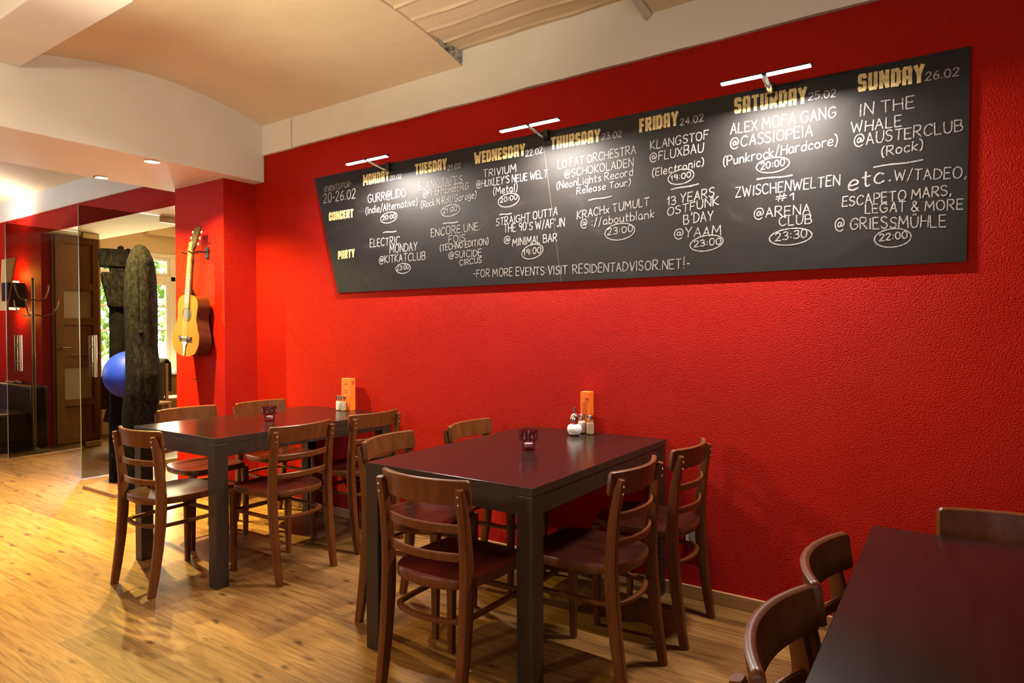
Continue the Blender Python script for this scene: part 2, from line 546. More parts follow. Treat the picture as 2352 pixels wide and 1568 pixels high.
# red wall: right of the pillar, left of the passage, and the band over the passage
w = MB()
w.box(PX0, XR, WY, WT, 0, 2.61)
w.box(XL, JX, WY, WY + 0.10, 0, 2.61)
w.box(JX, PX0, WY, WY + 0.02, OZ, 2.61)
struct(obj('wall_back', w, M['red'], smooth=0), 'red roughcast wall behind the tables', 'wall')
w = MB()
w.box(JX, PX0, WY + 0.02, WT, OZ, TOPZ)
w.box(XL, JX - 0.001, WY + 0.10, WT, 0, TOPZ)
w.box(JX - 0.2, JX, WY + 0.10, WT, OZ, TOPZ)
w.box(PX0, XR, WY + 0.03, WT, 2.61, TOPZ)
struct(obj('wall_passage', w, M['beige'], smooth=0), 'beige reveal of the wide passage with the glass doors', 'wall')
struct(obj('pillar', MB().box(PX0, PX1, PY, WY, 0, SZ), M['red'], smooth=0), 'red roughcast pillar with the guitar', 'pillar')

# white band over the red wall (projects two centimetres, with a grey joint)
def wavy(x0, x1, n, seed):
    rr = random.Random(seed)
    return [(x0 + (x1 - x0) * i / n, rr.uniform(-0.004, 0.004)) for i in range(n + 1)]
t = MB()
t.box(-4.335, -3.992, WY - 0.022, WY + 0.03, 2.606, 2.90)
for i, ((xa, da), (xb, db)) in enumerate(zip(wavy(-3.985, XR, 36, 3)[:-1], wavy(-3.985, XR, 36, 3)[1:])):
    v = []
    for y in (WY - 0.020, WY + 0.03):
        v += [(xa, y, 2.612 + da), (xb, y, 2.612 + db), (xb, y, 3.0), (xa, y, 3.0)]
    t.add(v, [(0, 1, 2, 3), (7, 6, 5, 4), (0, 4, 5, 1)])
t.box(-3.993, -3.984, WY - 0.012, WY + 0.02, 2.62, 2.86, mi=1)
t.box(XL, BX0, WY - 0.020, WY + 0.03, 2.60, 2.90)
struct(obj('trim_1', t, [M['white'], M['mortar']], smooth=0), 'white plaster band between red wall and vault', 'trim')

# cross beam over the passage side and its repeat to the right of the view
b = MB().box(BX0, BX1, YF, WY + 0.0, SZ, TOPZ)
struct(obj('beam_crosswise', b, M['white'], bevel=0.012, smooth=0), 'deep white beam with two downlights running to the red wall', 'beam')
struct(obj('beam_crosswise', MB().box(1.45, 2.35, YF, WY - 0.02, SZ, TOPZ), M['white'], bevel=0.012, smooth=0), 'deep white beam to the right of the view', 'beam')
# long beam between the two vaults
b = MB()
b.box(BX1, -3.05, 1.195, 1.478, 2.752, TOPZ)
b.box(-3.05, 1.45, 1.215, 1.44, 2.752, TOPZ)
b.box(XL, BX0, 1.195, 1.478, 2.752, TOPZ)
struct(obj('beam_lengthwise', b, M['white'], bevel=0.008, smooth=0), 'shallow white beam along the room, at the top left', 'beam')
struct(obj('beam_lengthwise', MB().box(XL, XR, -0.90, -0.62, 2.752, TOPZ), M['white'], bevel=0.008, smooth=0), 'shallow white beam behind the viewer', 'beam')

# vaulted ceiling: barrel strips along the room
cl = MB()
def strip(x0, x1, y0, y1, zs0, zs1, zc, mi=0, nx=10, ny=26):
    def fn(u, v):
        x = x0 + (x1 - x0) * u; y = y0 + (y1 - y0) * v
        zs = zs0 + (zs1 - zs0) * u
        return (x, y, zc - (zc - zs) * (2 * v - 1) ** 2)
    cl.grid(fn, nx, ny, mi)
strip(BX1, -2.41, 1.44, 3.03, 2.822, 2.83, 2.945)
def arc1(v, zs=2.83, zc=2.945): return zc - (zc - zs) * (2 * v - 1) ** 2
def arc2(v):
    t = max(0.0, (abs(2 * v - 1) - 0.55) / 0.45)
    return arc1(v) + 0.010 + 0.085 * t ** 1.6
rid = random.Random(12)
ridges = [(0.30 + 0.085 * k + rid.uniform(-0.015, 0.015), rid.uniform(0.004, 0.010)) for k in range(9)]
def bay2(u, v):
    x = -2.41 + 1.16 * u
    z = arc2(v)
    for k, (rv, rh) in enumerate(ridges):
        d = (v - rv - 0.004 * math.sin(u * 9 + k)) * 1.59
        z -= rh * math.exp(-(d / 0.010) ** 2) * (0.75 + 0.25 * math.sin(17 * u + 2 * k))
    return (x, 1.44 + 1.59 * v, z)
cl.grid(bay2, 24, 240, 0)
strip(-1.25, 1.45, 1.44, 3.03, 2.815, 2.82, 2.945)
strip(XL, BX0, 1.47, 3.03, 2.83, 2.83, 2.955)
strip(BX1, 1.45, -0.62, 1.23, 2.85, 2.85, 2.99)
strip(XL, BX0, -0.62, 1.20, 2.85, 2.85, 2.99)
strip(XL, BX0, YF, -0.9, 2.85, 2.85, 2.99)
strip(BX1, XR, YF, -0.9, 2.85, 2.85, 2.99)
strip(2.35, XR, -0.62, 3.03, 2.85, 2.85, 2.99)
# step face at the joint between the first two vault pieces, rough mortar near the wall
n = 40
for k in range(n):
    v0, v1 = k / n, (k + 1) / n
    ya, yb_ = 1.44 + 1.59 * v0, 1.44 + 1.59 * v1
    pts = [(-2.41, ya, arc1(v0)), (-2.41, yb_, arc1(v1)), (-2.405, yb_, arc2(v1)), (-2.405, ya, arc2(v0))]
    cl.add(pts, [(0, 1, 2, 3)], 1 if v0 > 0.84 else 0)
cl.add([(-1.262, 3.015, 2.786), (-1.232, 3.015, 2.812), (-1.275, 2.60, 2.93), (-1.315, 2.60, 2.93), (-1.25, 3.03, 2.90)], [(0, 1, 2, 3), (0, 3, 4), (1, 4, 2)], 2)
struct(obj('ceiling', cl, [M['vault'], M['mortar'], M['white']], smooth=30), 'shallow barrel vaults of cream plaster with board marks', 'ceiling')
struct(obj('ceiling_slab', MB().box(XL - 0.2, XR + 0.2, YF - 0.2, YB + 0.2, TOPZ, TOPZ + 0.15), M['white'], smooth=0), 'slab over the vaults', 'ceiling')

# enclosing walls out of view
struct(obj('wall_front', MB().box(XL, XR, YF - 0.15, YF, 0, TOPZ), M['beige'], smooth=0), 'wall behind the viewer', 'wall')
struct(obj('wall_right', MB().box(XR, XR + 0.15, YF - 0.15, WT, 0, TOPZ), M['red'], smooth=0), 'wall to the right of the view', 'wall')
struct(obj('wall_left', MB().box(XL - 0.15, XL, YF - 0.15, WT, 0, TOPZ), M['red'], smooth=0), 'far left wall of the room', 'wall')

# back room: window wall at X = -8.8, seen through the passage
WX = -8.8
WY0, WY1, WZ0, WZ1 = 3.70, 5.30, 0.745, 2.335
w = MB()
w.box(WX - 0.25, WX, WT, WY0, 0, TOPZ)
w.box(WX - 0.25, WX, WY1, YB, 0, TOPZ)
w.box(WX - 0.25, WX, WY0, WY1, 0, WZ0)
w.box(WX - 0.25, WX, WY0, WY1, WZ1, TOPZ)
w.box(WX - 0.25, -2.0, YB, YB + 0.15, 0, TOPZ)
w.box(-2.15, -2.0, WT, YB, 0, TOPZ)
w.box(WX, -2.0, WT, YB, 2.80, 2.9)
w.box(WX, WX + 0.12, 4.35, 5.6, 2.56, 2.66)
struct(obj('wall_back_room', w, M['beige'], smooth=0), 'beige walls of the bright back room', 'wall')
# baseboards
bb = MB()
bb.box(PX1, XR, WY - 0.014, WY, 0, 0.062)
struct(obj('baseboard_back', bb, M['oak_trim'], bevel=0.003, smooth=0), 'light oak baseboard along the red wall', 'baseboard')
bb = MB()
bb.box(PX1, PX1 + 0.014, PY - 0.014, WY - 0.014, 0, 0.062)
bb.box(PX0, PX1 + 0.014, PY - 0.014, PY, 0, 0.062)
struct(obj('baseboard_pillar', bb, M['oak_trim'], bevel=0.003, smooth=0), 'light oak baseboard around the pillar', 'baseboard')

# window of the back room
wr = thing('window_1', 'bright white casement window in the back room, behind the sculpture', 'window', (WX, 0, 0))
wr['kind'] = 'structure'
def frame_rect(mb, y0, y1, z0, z1, wd, x0, x1):
    mb.box(x0, x1, y0, y0 + wd, z0, z1); mb.box(x0, x1, y1 - wd, y1, z0, z1)
    mb.box(x0, x1, y0 + wd, y1 - wd, z0, z0 + wd); mb.box(x0, x1, y0 + wd, y1 - wd, z1 - wd, z1)
f = MB(); frame_rect(f, WY0, WY1, WZ0, WZ1, 0.06, -0.10, -0.02)
f.box(-0.10, -0.015, WY0 + 0.06, WY1 - 0.06, 1.96, 2.03)
for ym in (4.18, 4.74):
    f.box(-0.10, -0.015, ym - 0.035, ym + 0.035, WZ0 + 0.06, WZ1 - 0.06)
obj('window_frame', f, M['window_white'], wr, bevel=0.006, smooth=0)
for (ya, yb_) in ((WY0 + 0.06, 4.145), (4.215, 4.705), (4.775, WY1 - 0.06)):
    f = MB(); frame_rect(f, ya + 0.003, yb_ - 0.003, WZ0 + 0.063, 1.957, 0.05, -0.085, -0.035)
    for zb in (1.30, 1.62):
        f.box(-0.075, -0.045, ya + 0.053, yb_ - 0.053, zb - 0.013, zb + 0.013)
    sash = obj('sash', f, M['window_white'], wr, bevel=0.004, smooth=0)
    obj('pane', MB().box(-0.063, -0.057, ya + 0.05, yb_ - 0.05, WZ0 + 0.11, 1.91), M['clear_pane'], sash, smooth=0)
    f = MB(); frame_rect(f, ya + 0.003, yb_ - 0.003, 2.033, WZ1 - 0.063, 0.035, -0.085, -0.035)
    sash = obj('sash', f, M['window_white'], wr, bevel=0.004, smooth=0)
    obj('pane', MB().box(-0.063, -0.057, ya + 0.034, yb_ - 0.034, 2.066, WZ1 - 0.096), M['clear_pane'], sash, smooth=0)
obj('window_sill', MB().box(0.0, 0.27, WY0 - 0.05, WY1 + 0.05, WZ0 - 0.035, WZ0 - 0.005), M['window_white'], wr, bevel=0.006, smooth=0)

# garden outside the window
struct(obj('ground_outside', MB().box(-18, WX - 0.26, -2, 14, -0.3, -0.02), M['lawn'], smooth=0), 'green lawn outside the window', 'ground')
def shrub(x, y, h, r, seed, label):
    rr = random.Random(seed)
    t = thing('garden_tree', label, 'tree', (x, y, -0.02), 0, 'trees outside the window')
    tr = MB().sweep([(0, 0, 0), (0.03, 0.02, h * 0.4), (0, 0, h * 0.75)], [(0.07, 0.07), (0.05, 0.05), (0.02, 0.02)], n=8)
    obj('trunk', tr, M['bark'], t)
    lf = MB()
    for _ in range(1500):
        a = rr.uniform(0, 6.283); e = rr.uniform(-1, 1); q = rr.random() ** 0.4
        c = Vector((math.cos(a) * math.sqrt(1 - e * e) * r * q, math.sin(a) * math.sqrt(1 - e * e) * r * q, h * 0.62 + e * h * 0.42 * q))
        d1 = Vector((rr.uniform(-1, 1), rr.uniform(-1, 1), rr.uniform(-1, 1))).normalized() * rr.uniform(0.06, 0.12)
        d2 = d1.cross(Vector((rr.uniform(-1, 1), rr.uniform(-1, 1), rr.uniform(-1, 1)))).normalized() * 0.035
        lf.add([c - d1, c + d2, c + d1, c - d2], [(0, 1, 2, 3)])
    obj('foliage', lf, M['leaf'], t, smooth=0)
shrub(-11.6, 5.3, 3.0, 0.85, 1, 'green garden tree outside the window, nearer the guitar')
shrub(-12.6, 7.6, 3.4, 0.95, 2, 'green garden tree outside the window, farther back')

# glass double door: two brown-tinted leaves standing open into the room
def glass_leaf(name, x, y0, y1, skew, label):
    d = thing(name, label, 'door', (x, y0, 0))
    d['kind'] = 'structure'
    L = y1 - y0
    a = math.atan2(skew, L)
    d.rotation_euler = (0, 0, a)
    obj('glass_panel', MB().box(-0.005, 0.005, 0, L, 0.012, 2.37), M['pane'], d, smooth=0)
    obj('glass_edge', MB().box(-0.005, 0.005, -0.003, -0.0002, 0.012, 2.37), M['glass_edge'], d, smooth=0)
    for side in (-1, 1):
        h = MB()
        h.sweep([(side * 0.045, 0.10, 0.885), (side * 0.045, 0.10, 1.25)], (0.014, 0.014), n=12)
        hh = obj('handle', h, M['steel'], d)
        for z in (0.98, 1.15):
            obj('standoff', MB().sweep([(side * 0.006, 0.10, z), (side * 0.045, 0.10, z)], (0.009, 0.009), n=10), M['steel'], hh)
    for z0 in (0.004, 2.315):
        obj('patch_fitting', MB().box(-0.017, 0.017, L - 0.17, L + 0.005, z0, z0 + 0.06), M['brass'], d, bevel=0.003, smooth=0)
    return d
glass_leaf('door_1', -7.86, 2.54, 3.44, 0.10, 'brown-tinted glass door leaf standing open in front of the coat rack')
glass_leaf('door_2', -6.24, 2.54, 3.40, -0.02, 'brown-tinted glass door leaf standing open behind the dark sculpture')

# panelled wooden door standing against the left reveal
d = thing('door_3', 'brown wooden panel door with pale painted-in pane reflections behind the left glass leaf', 'door', (JX - 0.01, 0, 0))
d['kind'] = 'structure'
p = MB(); frame_rect(p, 3.16, 3.63, 0.01, OZ, 0.085, 0.011, 0.05)
for z in (0.47, 0.92, 1.40, 1.80):
    p.box(0.011, 0.05, 3.245, 3.545, z - 0.04, z + 0.04)
obj('door_frame', p, M['door_wood'], d, bevel=0.004, smooth=0)
obj('panel', MB().box(0.012, 0.028, 3.245, 3.545, 0.095, 0.43), M['door_wood'], d, smooth=0)
obj('panel', MB().box(0.012, 0.028, 3.245, 3.545, 0.96, 1.36), M['door_wood'], d, smooth=0)
obj('panel', MB().box(0.012, 0.028, 3.245, 3.545, 1.84, OZ - 0.085), M['door_wood'], d, smooth=0)
obj('pane', MB().box(0.012, 0.022, 3.245, 3.545, 0.51, 0.88), M['pane_reflection'], d, smooth=0)
obj('pane', MB().box(0.012, 0.022, 3.245, 3.545, 1.44, 1.76), M['pane_reflection'], d, smooth=0)
obj('rail', MB().sweep([(0.075, 3.30, 1.02), (0.075, 3.60, 1.02)], (0.012, 0.012), n=10), M['oak_trim'], d)
h = MB().sweep([(0.045, 3.21, 1.10), (0.09, 3.21, 1.10), (0.095, 3.29, 1.10)], (0.008, 0.008), n=8)
obj('handle', h, M['steel'], d)

# downlights in the soffit of the cross beam
dl = thing('downlight', 'lit recessed downlight at the near edge of the beam soffit', 'downlight', (-4.405, 2.235, SZ), 0, 'downlights in the beam')
obj('ring', MB().lathe([(0.047, 0.0), (0.047, -0.004), (0.036, -0.006), (0.034, 0.0)], n=28), M['steel'], dl)
obj('bulb', MB().lathe([(0.032, -0.001), (0.030, -0.004), (0.0, -0.005)], n=24), M['bulb'], dl)
d2 = copy_thing(dl); d2.location = (-5.160, 2.250, SZ); d2['label'] = 'lit recessed downlight at the far edge of the beam soffit'

# wall socket
so = thing('wall_socket', 'white wall socket low on the red wall beside the right-hand chair', 'socket', (-1.025, WY, 0.303))
obj('plate', MB().box(-0.041, 0.041, -0.011, 0.0, -0.041, 0.041), M['white_plastic'], so, bevel=0.004)
r_ = MB(); r_.prism([(0.0225 * math.cos(a * math.pi / 12), 0.0225 * math.sin(a * math.pi / 12)) for a in range(24)], 'y', -0.0125, -0.0105)
obj('outlet', r_, M['dark_hole'], so)
# small hook on the pillar under the guitar
hk = thing('wall_hook', 'tiny metal hook on the pillar below the guitar', 'hook', (-4.826, PY, 0.914))
obj('hook_arm', MB().sweep([(0, 0, 0), (0, -0.03, -0.004), (0, -0.04, 0.008)], (0.004, 0.004), n=8), M['steel'], hk)
# ------------------------------------------------------------------ tables
TW, TL, TH, LG = 0.80, 1.20, 0.75, 0.068
def make_table(name, label, x, y):
    t = thing(name, label, 'table', (x + TW / 2, y + TL / 2, 0), 0, 'dark dining tables')
    hx, hy = TW / 2, TL / 2
    tp = MB().box(-hx, hx, -hy, hy, TH - 0.030, TH)
    tp.mi = [1, 0, 1, 1, 1, 1]
    obj('tabletop', tp, [M['table'], M['table_frame']], t, bevel=0.0014, smooth=0)
    a0, a1 = TH - 0.097, TH - 0.0305
    g = 0.022
    obj('apron', MB().box(-hx + LG, hx - LG, -hy + 0.002, -hy + g, a0, a1), M['table_frame'], t, bevel=0.001, smooth=0)
    obj('apron', MB().box(-hx + LG, hx - LG, hy - g, hy - 0.002, a0, a1), M['table_frame'], t, bevel=0.001, smooth=0)
    obj('apron', MB().box(-hx + 0.002, -hx + g, -hy + LG, hy - LG, a0, a1), M['table_frame'], t, bevel=0.001, smooth=0)
    obj('apron', MB().box(hx - g, hx - 0.002, -hy + LG, hy - LG, a0, a1), M['table_frame'], t, bevel=0.001, smooth=0)
    for sx in (-1, 1):
        for sy in (-1, 1):
            x0 = sx * hx - (LG if sx > 0 else 0) + (0.001 if sx < 0 else -0.001); y0 = sy * hy - (LG if sy > 0 else 0) + (0.001 if sy < 0 else -0.001)
            obj('leg', MB().box(x0, x0 + LG, y0, y0 + LG, 0, TH - 0.031), M['table_frame'], t, bevel=0.003, smooth=0)
    return t
make_table('dining_table', 'dark brown dining table nearest the guitar pillar', -3.805, 1.815)
make_table('dining_table', 'dark brown dining table in the middle, with sugar dispenser and orange menu', -1.960, 1.823)
make_table('dining_table', 'dark brown dining table cut off at the lower right corner', -0.183, 0.788)

# ------------------------------------------------------------------ bistro chair (faces +Y, origin on the floor between the legs)
def arc_y(x, half, y_end, bulge):
    return y_end - bulge * (1 - (x / half) ** 2)

def make_chair(label, group):
    t = thing('bistro_chair', label, 'chair', (0, 0, 0), 0, group)
    # seat: shield-shaped plywood, slightly dished
    out = []
    for k in range(48):
        a = 2 * math.pi * k / 48
        c, s_ = math.cos(a), math.sin(a)
        ex = 0.42
        X = math.copysign(abs(c) ** ex, c); Y = math.copysign(abs(s_) ** ex, s_)
        y = Y * 0.195 + 0.005
        hw = 0.190 if y > 0 else 0.190 - 0.038 * (-y / 0.19) ** 1.5
        if Y < -0.2:
            y -= 0.020 * (1 - min(1, abs(X))) ** 0.8 * (-Y)
        out.append((X * hw, y))
    zt, zb = 0.462, 0.427
    def ring(sc, z): return [(x * sc, (y - 0.0) * sc, z) for x, y in out]
    sm = MB()
    rings = [ring(0.94, zb), ring(0.985, zb + 0.002), ring(1.0, zb + 0.008), ring(1.0, zt - 0.006), ring(0.985, zt), ring(0.90, zt - 0.002),
             ring(0.70, zt - 0.009), ring(0.45, zt - 0.013), ring(0.2, zt - 0.014), ring(0.01, zt - 0.014)]
    sm.loft(rings)
    sm.mi = [1 if i < 48 * 4 else 0 for i in range(len(sm.mi))]
    obj('seat', sm, [M['seat'], M['chair']], t)
    # rear legs run up as back posts: bow-shaped in side view
    prof = [(-0.222, 0.0), (-0.205, 0.10), (-0.188, 0.22), (-0.176, 0.34), (-0.170, 0.45), (-0.174, 0.55), (-0.186, 0.66), (-0.200, 0.735), (-0.209, 0.772)]
    for sx in (-1, 1):
        lg = MB()
        pts = [(sx * (0.172 + 0.004 * (z / 0.77)), y, z) for y, z in prof]
        sizes = [(0.0155, 0.0165), (0.0165, 0.0195), (0.0175, 0.022), (0.018, 0.024), (0.018, 0.024), (0.0175, 0.021), (0.017, 0.0175), (0.0165, 0.015), (0.0135, 0.010)]
        lg.sweep(pts, sizes, side=(1, 0, 0), n=12, square=0.75)
        leg = obj('leg', lg, M['chair'], t)
        for z, y in ((0.748, -0.222), (0.722, -0.219)):
            sc = MB().sphere((sx * 0.1755, y + 0.005, z), 0.0046, 10, 6)
            obj('screw', sc, M['chrome'], leg)
    for sx in (-1, 1):
        fl = MB().sweep([(sx * 0.172, 0.168, 0.0), (sx * 0.172, 0.170, 0.25), (sx * 0.168, 0.168, 0.436)], [(0.0125, 0.0125), (0.0165, 0.0165), (0.0195, 0.0195)], side=(1, 0, 0), n=12, square=0.8)
        obj('leg', fl, M['chair'], t)
    # bent top rail with rounded corners
    def bent(name, half, z0, z1, th, y_end, bulge, lean, rnd, m):
        q = MB(); nu = 44; rings = []
        for i in range(nu + 1):
            u = math.sin(math.pi / 2 * (-1 + 2 * i / nu))
            x = half * u
            ed = (1 - abs(u)) * half
            cut = 0.0
            if ed < rnd:
                cut = rnd - math.sqrt(max(0, rnd * rnd - (rnd - ed) ** 2))
            za, zc = z0 + cut, z1 - cut
            if zc - za < 0.004:
                za, zc = (za + zc) / 2 - 0.002, (za + zc) / 2 + 0.002
            y = arc_y(x, half, y_end, bulge)
            sl = 2 * bulge * x / half ** 2
            nrm = Vector((-sl, 1, 0)).normalized()
            ring = []
            for (z, o_) in ((za, -0.5), (za + 0.003, -0.5), (zc - 0.004, -0.5), (zc, -0.18), (zc, 0.18), (zc - 0.004, 0.5), (za + 0.003, 0.5), (za, 0.2)):
                yy = y - lean * (z - z0)
                ring.append((x + nrm.x * th * o_, yy + nrm.y * th * o_, z))
            rings.append(ring)
        q.loft(rings)
        return obj(name, q, m, t)
    bent('backrest', 0.192, 0.712, 0.797, 0.018, -0.164, 0.050, 0.13, 0.009, M['chair'])
    bent('slat', 0.168, 0.622, 0.650, 0.012, -0.176, 0.040, 0.05, 0.003, M['chair'])
    bent('slat', 0.168, 0.527, 0.554, 0.012, -0.168, 0.040, 0.05, 0.003, M['chair'])
    # bentwood hoop and front rung
    hp = []
    hp += [(-0.158, 0.165), (-0.155, 0.05), (-0.152, -0.07), (-0.145, -0.135)]
    for k in range(1, 12):
        a = math.pi * (1 + k / 12)
        hp.append((0.145 * math.cos(a), -0.135 + 0.062 * math.sin(a)))
    hp += [(0.145, -0.135), (0.152, -0.07), (0.155, 0.05), (0.158, 0.165)]
    obj('stretcher', MB().sweep([(x, y, 0.322) for x, y in hp], (0.0095, 0.0115), side=(0, 0, 1), n=10, square=0.3), M['chair'], t)
    obj('stretcher', MB().sweep([(-0.165, 0.168, 0.322), (0.165, 0.168, 0.322)], (0.0115, 0.009), side=(0, 0, 1), n=10, square=0.3), M['chair'], t)
    return t

G1, G2, G3 = 'chairs at the table by the pillar', 'chairs at the middle table', 'chairs at the table in the corner'
chairs = [
    (-3.360, 1.805, 2, 'brown bistro chair at the near end of the table by the pillar', G1),
    (-3.015, 2.195, 90, 'brown bistro chair on the right side of the pillar table, nearer the viewer', G1),
    (-3.050, 2.745, 90, 'brown bistro chair on the right side of the pillar table, nearer the red wall', G1),
    (-3.850, 2.250, -90, 'brown bistro chair on the pillar side of the first table, in front of the guitar', G1),
    (-3.800, 2.745, -90, 'brown bistro chair in the corner between pillar and red wall', G1),
    (-1.475, 1.815, 0, 'brown bistro chair at the near end of the middle table, back to the viewer', G2),
    (-1.140, 2.195, 90, 'brown bistro chair on the right of the middle table, nearer the viewer', G2),
    (-1.115, 2.705, 90, 'brown bistro chair on the right of the middle table, beside the wall socket', G2),
    (-1.975, 2.180, -80, 'brown bistro chair on the left of the middle table, nearer the viewer, slightly askew', G2),
    (-1.945, 2.730, -86, 'brown bistro chair on the left of the middle table, nearer the red wall', G2),
    (-0.050, 1.132, -90, 'brown bistro chair nearest the viewer, pushed to the corner table', G3),
    (-0.040, 1.528, -90, 'brown bistro chair second from the viewer along the corner table', G3),
    (0.155, 1.918, 180, 'brown bistro chair at the far end of the corner table, back to the red wall', G3),
]
proto = None
for x, y, a, lab, grp in chairs:
    if proto is None:
        proto = make_chair(lab, grp); c = proto
    else:
        c = copy_thing(proto)
    c.location = (x, y, 0); c.rotation_euler = (0, 0, R(a)); c['label'] = lab; c['group'] = grp

# ------------------------------------------------------------------ things on the tables
def candle(x, y, label):
    t = thing('tealight_glass', label, 'candle glass', (x, y, TH), 0, 'purple tealight glasses')
    prof = [(0.028, 0.0), (0.031, 0.004), (0.031, 0.032), (0.033, 0.036), (0.041, 0.042), (0.043, 0.050), (0.044, 0.086), (0.0405, 0.0865),
            (0.039, 0.050), (0.036, 0.045), (0.027, 0.041), (0.026, 0.014), (0.0, 0.012)]
    obj('glass', MB().lathe(prof, n=32), M['purple_glass'], t)
    obj('tealight', MB().lathe([(0.019, 0.0145), (0.019, 0.028), (0.0, 0.0275)], n=20), M['wax'], t)
    return t
candle(-3.347, 2.364, 'purple tealight glass on the table by the pillar')
candle(-1.564, 2.421, 'purple tealight glass in the middle of the middle table')
candle(0.178, 1.865, 'tealight glass at the right edge, on the corner table')

def shaker(x, y, fill, label, w=0.021):
    t = thing('shaker', label, 'shaker', (x, y, TH), 0, 'salt and pepper shakers')
    def hexa(r, z): return [(r * math.cos(math.pi * k / 4 + 0.39), r * math.sin(math.pi * k / 4 + 0.39), z) for k in range(8)]
    obj('jar', MB().loft([hexa(w, 0), hexa(w * 1.04, 0.004), hexa(w, 0.060), hexa(w * 0.78, 0.070), hexa(w * 0.75, 0.078)]), M['jar_glass'], t, smooth=25)
    obj('filling', MB().loft([hexa(w * 0.86, 0.005), hexa(w * 0.86, 0.056), hexa(w * 0.6, 0.066)]), M[fill], t, smooth=25)
    obj('lid', MB().lathe([(w * 0.86, 0.0775), (w * 0.90, 0.080), (w * 0.88, 0.096), (w * 0.6, 0.101), (0, 0.1025)], n=20), M['chrome'], t)
    return t
shaker(-3.405, 2.935, 'sugar', 'white salt shaker on the table by the pillar')
shaker(-3.352, 2.930, 'pepper', 'brown pepper shaker on the table by the pillar')
shaker(-1.532, 2.950, 'pepper', 'brown pepper shaker on the middle table, before the orange menu')
shaker(-1.588, 2.962, 'sugar', 'white salt shaker half hidden between sugar dispenser and pepper')
t = thing('sugar_dispenser', 'round glass sugar dispenser with steel spout on the middle table', 'sugar dispenser', (-1.588, 2.886, TH))
obj('jar', MB().lathe([(0.022, 0), (0.030, 0.003), (0.0385, 0.022), (0.039, 0.036), (0.034, 0.052), (0.026, 0.060), (0.0235, 0.066), (0.0235, 0.078)], n=28), M['jar_glass'], t)
obj('filling', MB().lathe([(0.018, 0.003), (0.028, 0.006), (0.0365, 0.023), (0.037, 0.036), (0.032, 0.050), (0.022, 0.056), (0.0, 0.058)], n=28), M['sugar'], t)
obj('lid', MB().lathe([(0.0245, 0.074), (0.0255, 0.079), (0.0245, 0.090), (0.020, 0.101), (0.012, 0.109), (0.007, 0.112)], n=24), M['chrome'], t)
obj('spout', MB().sweep([(0, 0, 0.108), (0.001, -0.002, 0.125), (0.004, -0.004, 0.142)], [(0.0065, 0.0065), (0.0058, 0.0058), (0.0052, 0.0052)], n=12), M['steel'], t)

def menu(x, y, rz, w, d, label, marks):
    t = thing('menu_stand', label, 'menu', (x, y, TH), R(rz), 'orange table menus')
    h = 0.213
    obj('card', MB().box(-w / 2, w / 2, -d / 2, d / 2, 0, h), M['orange'], t, bevel=0.0015, smooth=0)
    pr = MB()
    for (u0, u1, z0, z1, face) in marks:
        e = 0.0012
        if face == 'f': pr.box(u0 * w - w / 2, u1 * w - w / 2, -d / 2 - e, -d / 2 + 0.0005, z0 * h, z1 * h)
        else: pr.box(w / 2 - 0.0005, w / 2 + e, u0 * d - d / 2, u1 * d - d / 2, z0 * h, z1 * h)
    obj('print', pr, M['dark_print'], t, smooth=0)
menu(-3.365, 2.985, 0, 0.088, 0.043, 'orange table menu standing on the table by the pillar',
     [(0.40, 0.58, 0.80, 0.85, 'f'), (0.30, 0.70, 0.62, 0.635, 'f'), (0.30, 0.70, 0.55, 0.562, 'f'), (0.35, 0.8, 0.82, 0.92, 's')])
menu(-1.575, 2.996, 0, 0.052, 0.048, 'orange table menu standing on the middle table by the wall',
     [(0.55, 0.95, 0.80, 0.86, 'f'), (0.25, 0.9, 0.742, 0.750, 'f')] + [(0.25, 0.25 + q, 0.69 - 0.045 * k, 0.697 - 0.045 * k, 'f') for k, q in enumerate((0.5, 0.6, 0.4, 0.55, 0.5, 0.35))])

# paper scrap on the floor
tag(obj('paper_scrap', MB().add([(-0.012, 0, 0.001), (0.004, -0.009, 0.001), (0.016, 0.004, 0.004), (0.0, 0.006, 0.006)], [(0, 1, 2, 3)]).add([(-0.012, 0, 0.0), (0.004, -0.009, 0.0), (0.016, 0.004, 0.003), (0.0, 0.006, 0.005)], [(3, 2, 1, 0)]), M['paper'], loc=(-1.506, 1.907, 0), smooth=0),
    'tiny pale paper scrap on the floor under the middle table', 'scrap')

# ------------------------------------------------------------------ picture lights
def picture_light(x, label):
    t = thing('picture_light', label, 'lamp', (x, 3.018, 2.325), 0, 'picture lights over the blackboard')
    L = 0.182
    obj('bar', MB().box(-L, L, -0.208, -0.188, 0.000, 0.011), M['black_metal'], t, bevel=0.002, smooth=0)
    for x0, x1 in ((-L + 0.006, -0.010), (0.010, L - 0.006)):
        obj('led_strip', MB().box(x0, x1, -0.2095, -0.190, -0.0035, 0.0042), M['led'], t, smooth=0)
    arm = [(-0.004, -0.196, 0.004), (-0.006, -0.12, -0.008), (-0.012, -0.05, -0.016), (-0.018, -0.014, -0.016), (-0.020, 0.000, -0.004)]
    obj('arm', MB().sweep(arm, (0.012, 0.005), side=(1, 0, 0), n=10, square=0.5), M['chrome'], t)
    obj('clamp', MB().box(-0.036, -0.004, -0.006, 0.0085, -0.022, 0.036), M['black_metal'], t, bevel=0.003, smooth=0)
    return t
picture_light(-3.000, 'lit black picture light over the Monday column of the blackboard')
picture_light(-1.815, 'lit black picture light over the middle seam of the blackboard')
picture_light(-0.660, 'lit black picture light over the Saturday column of the blackboard')

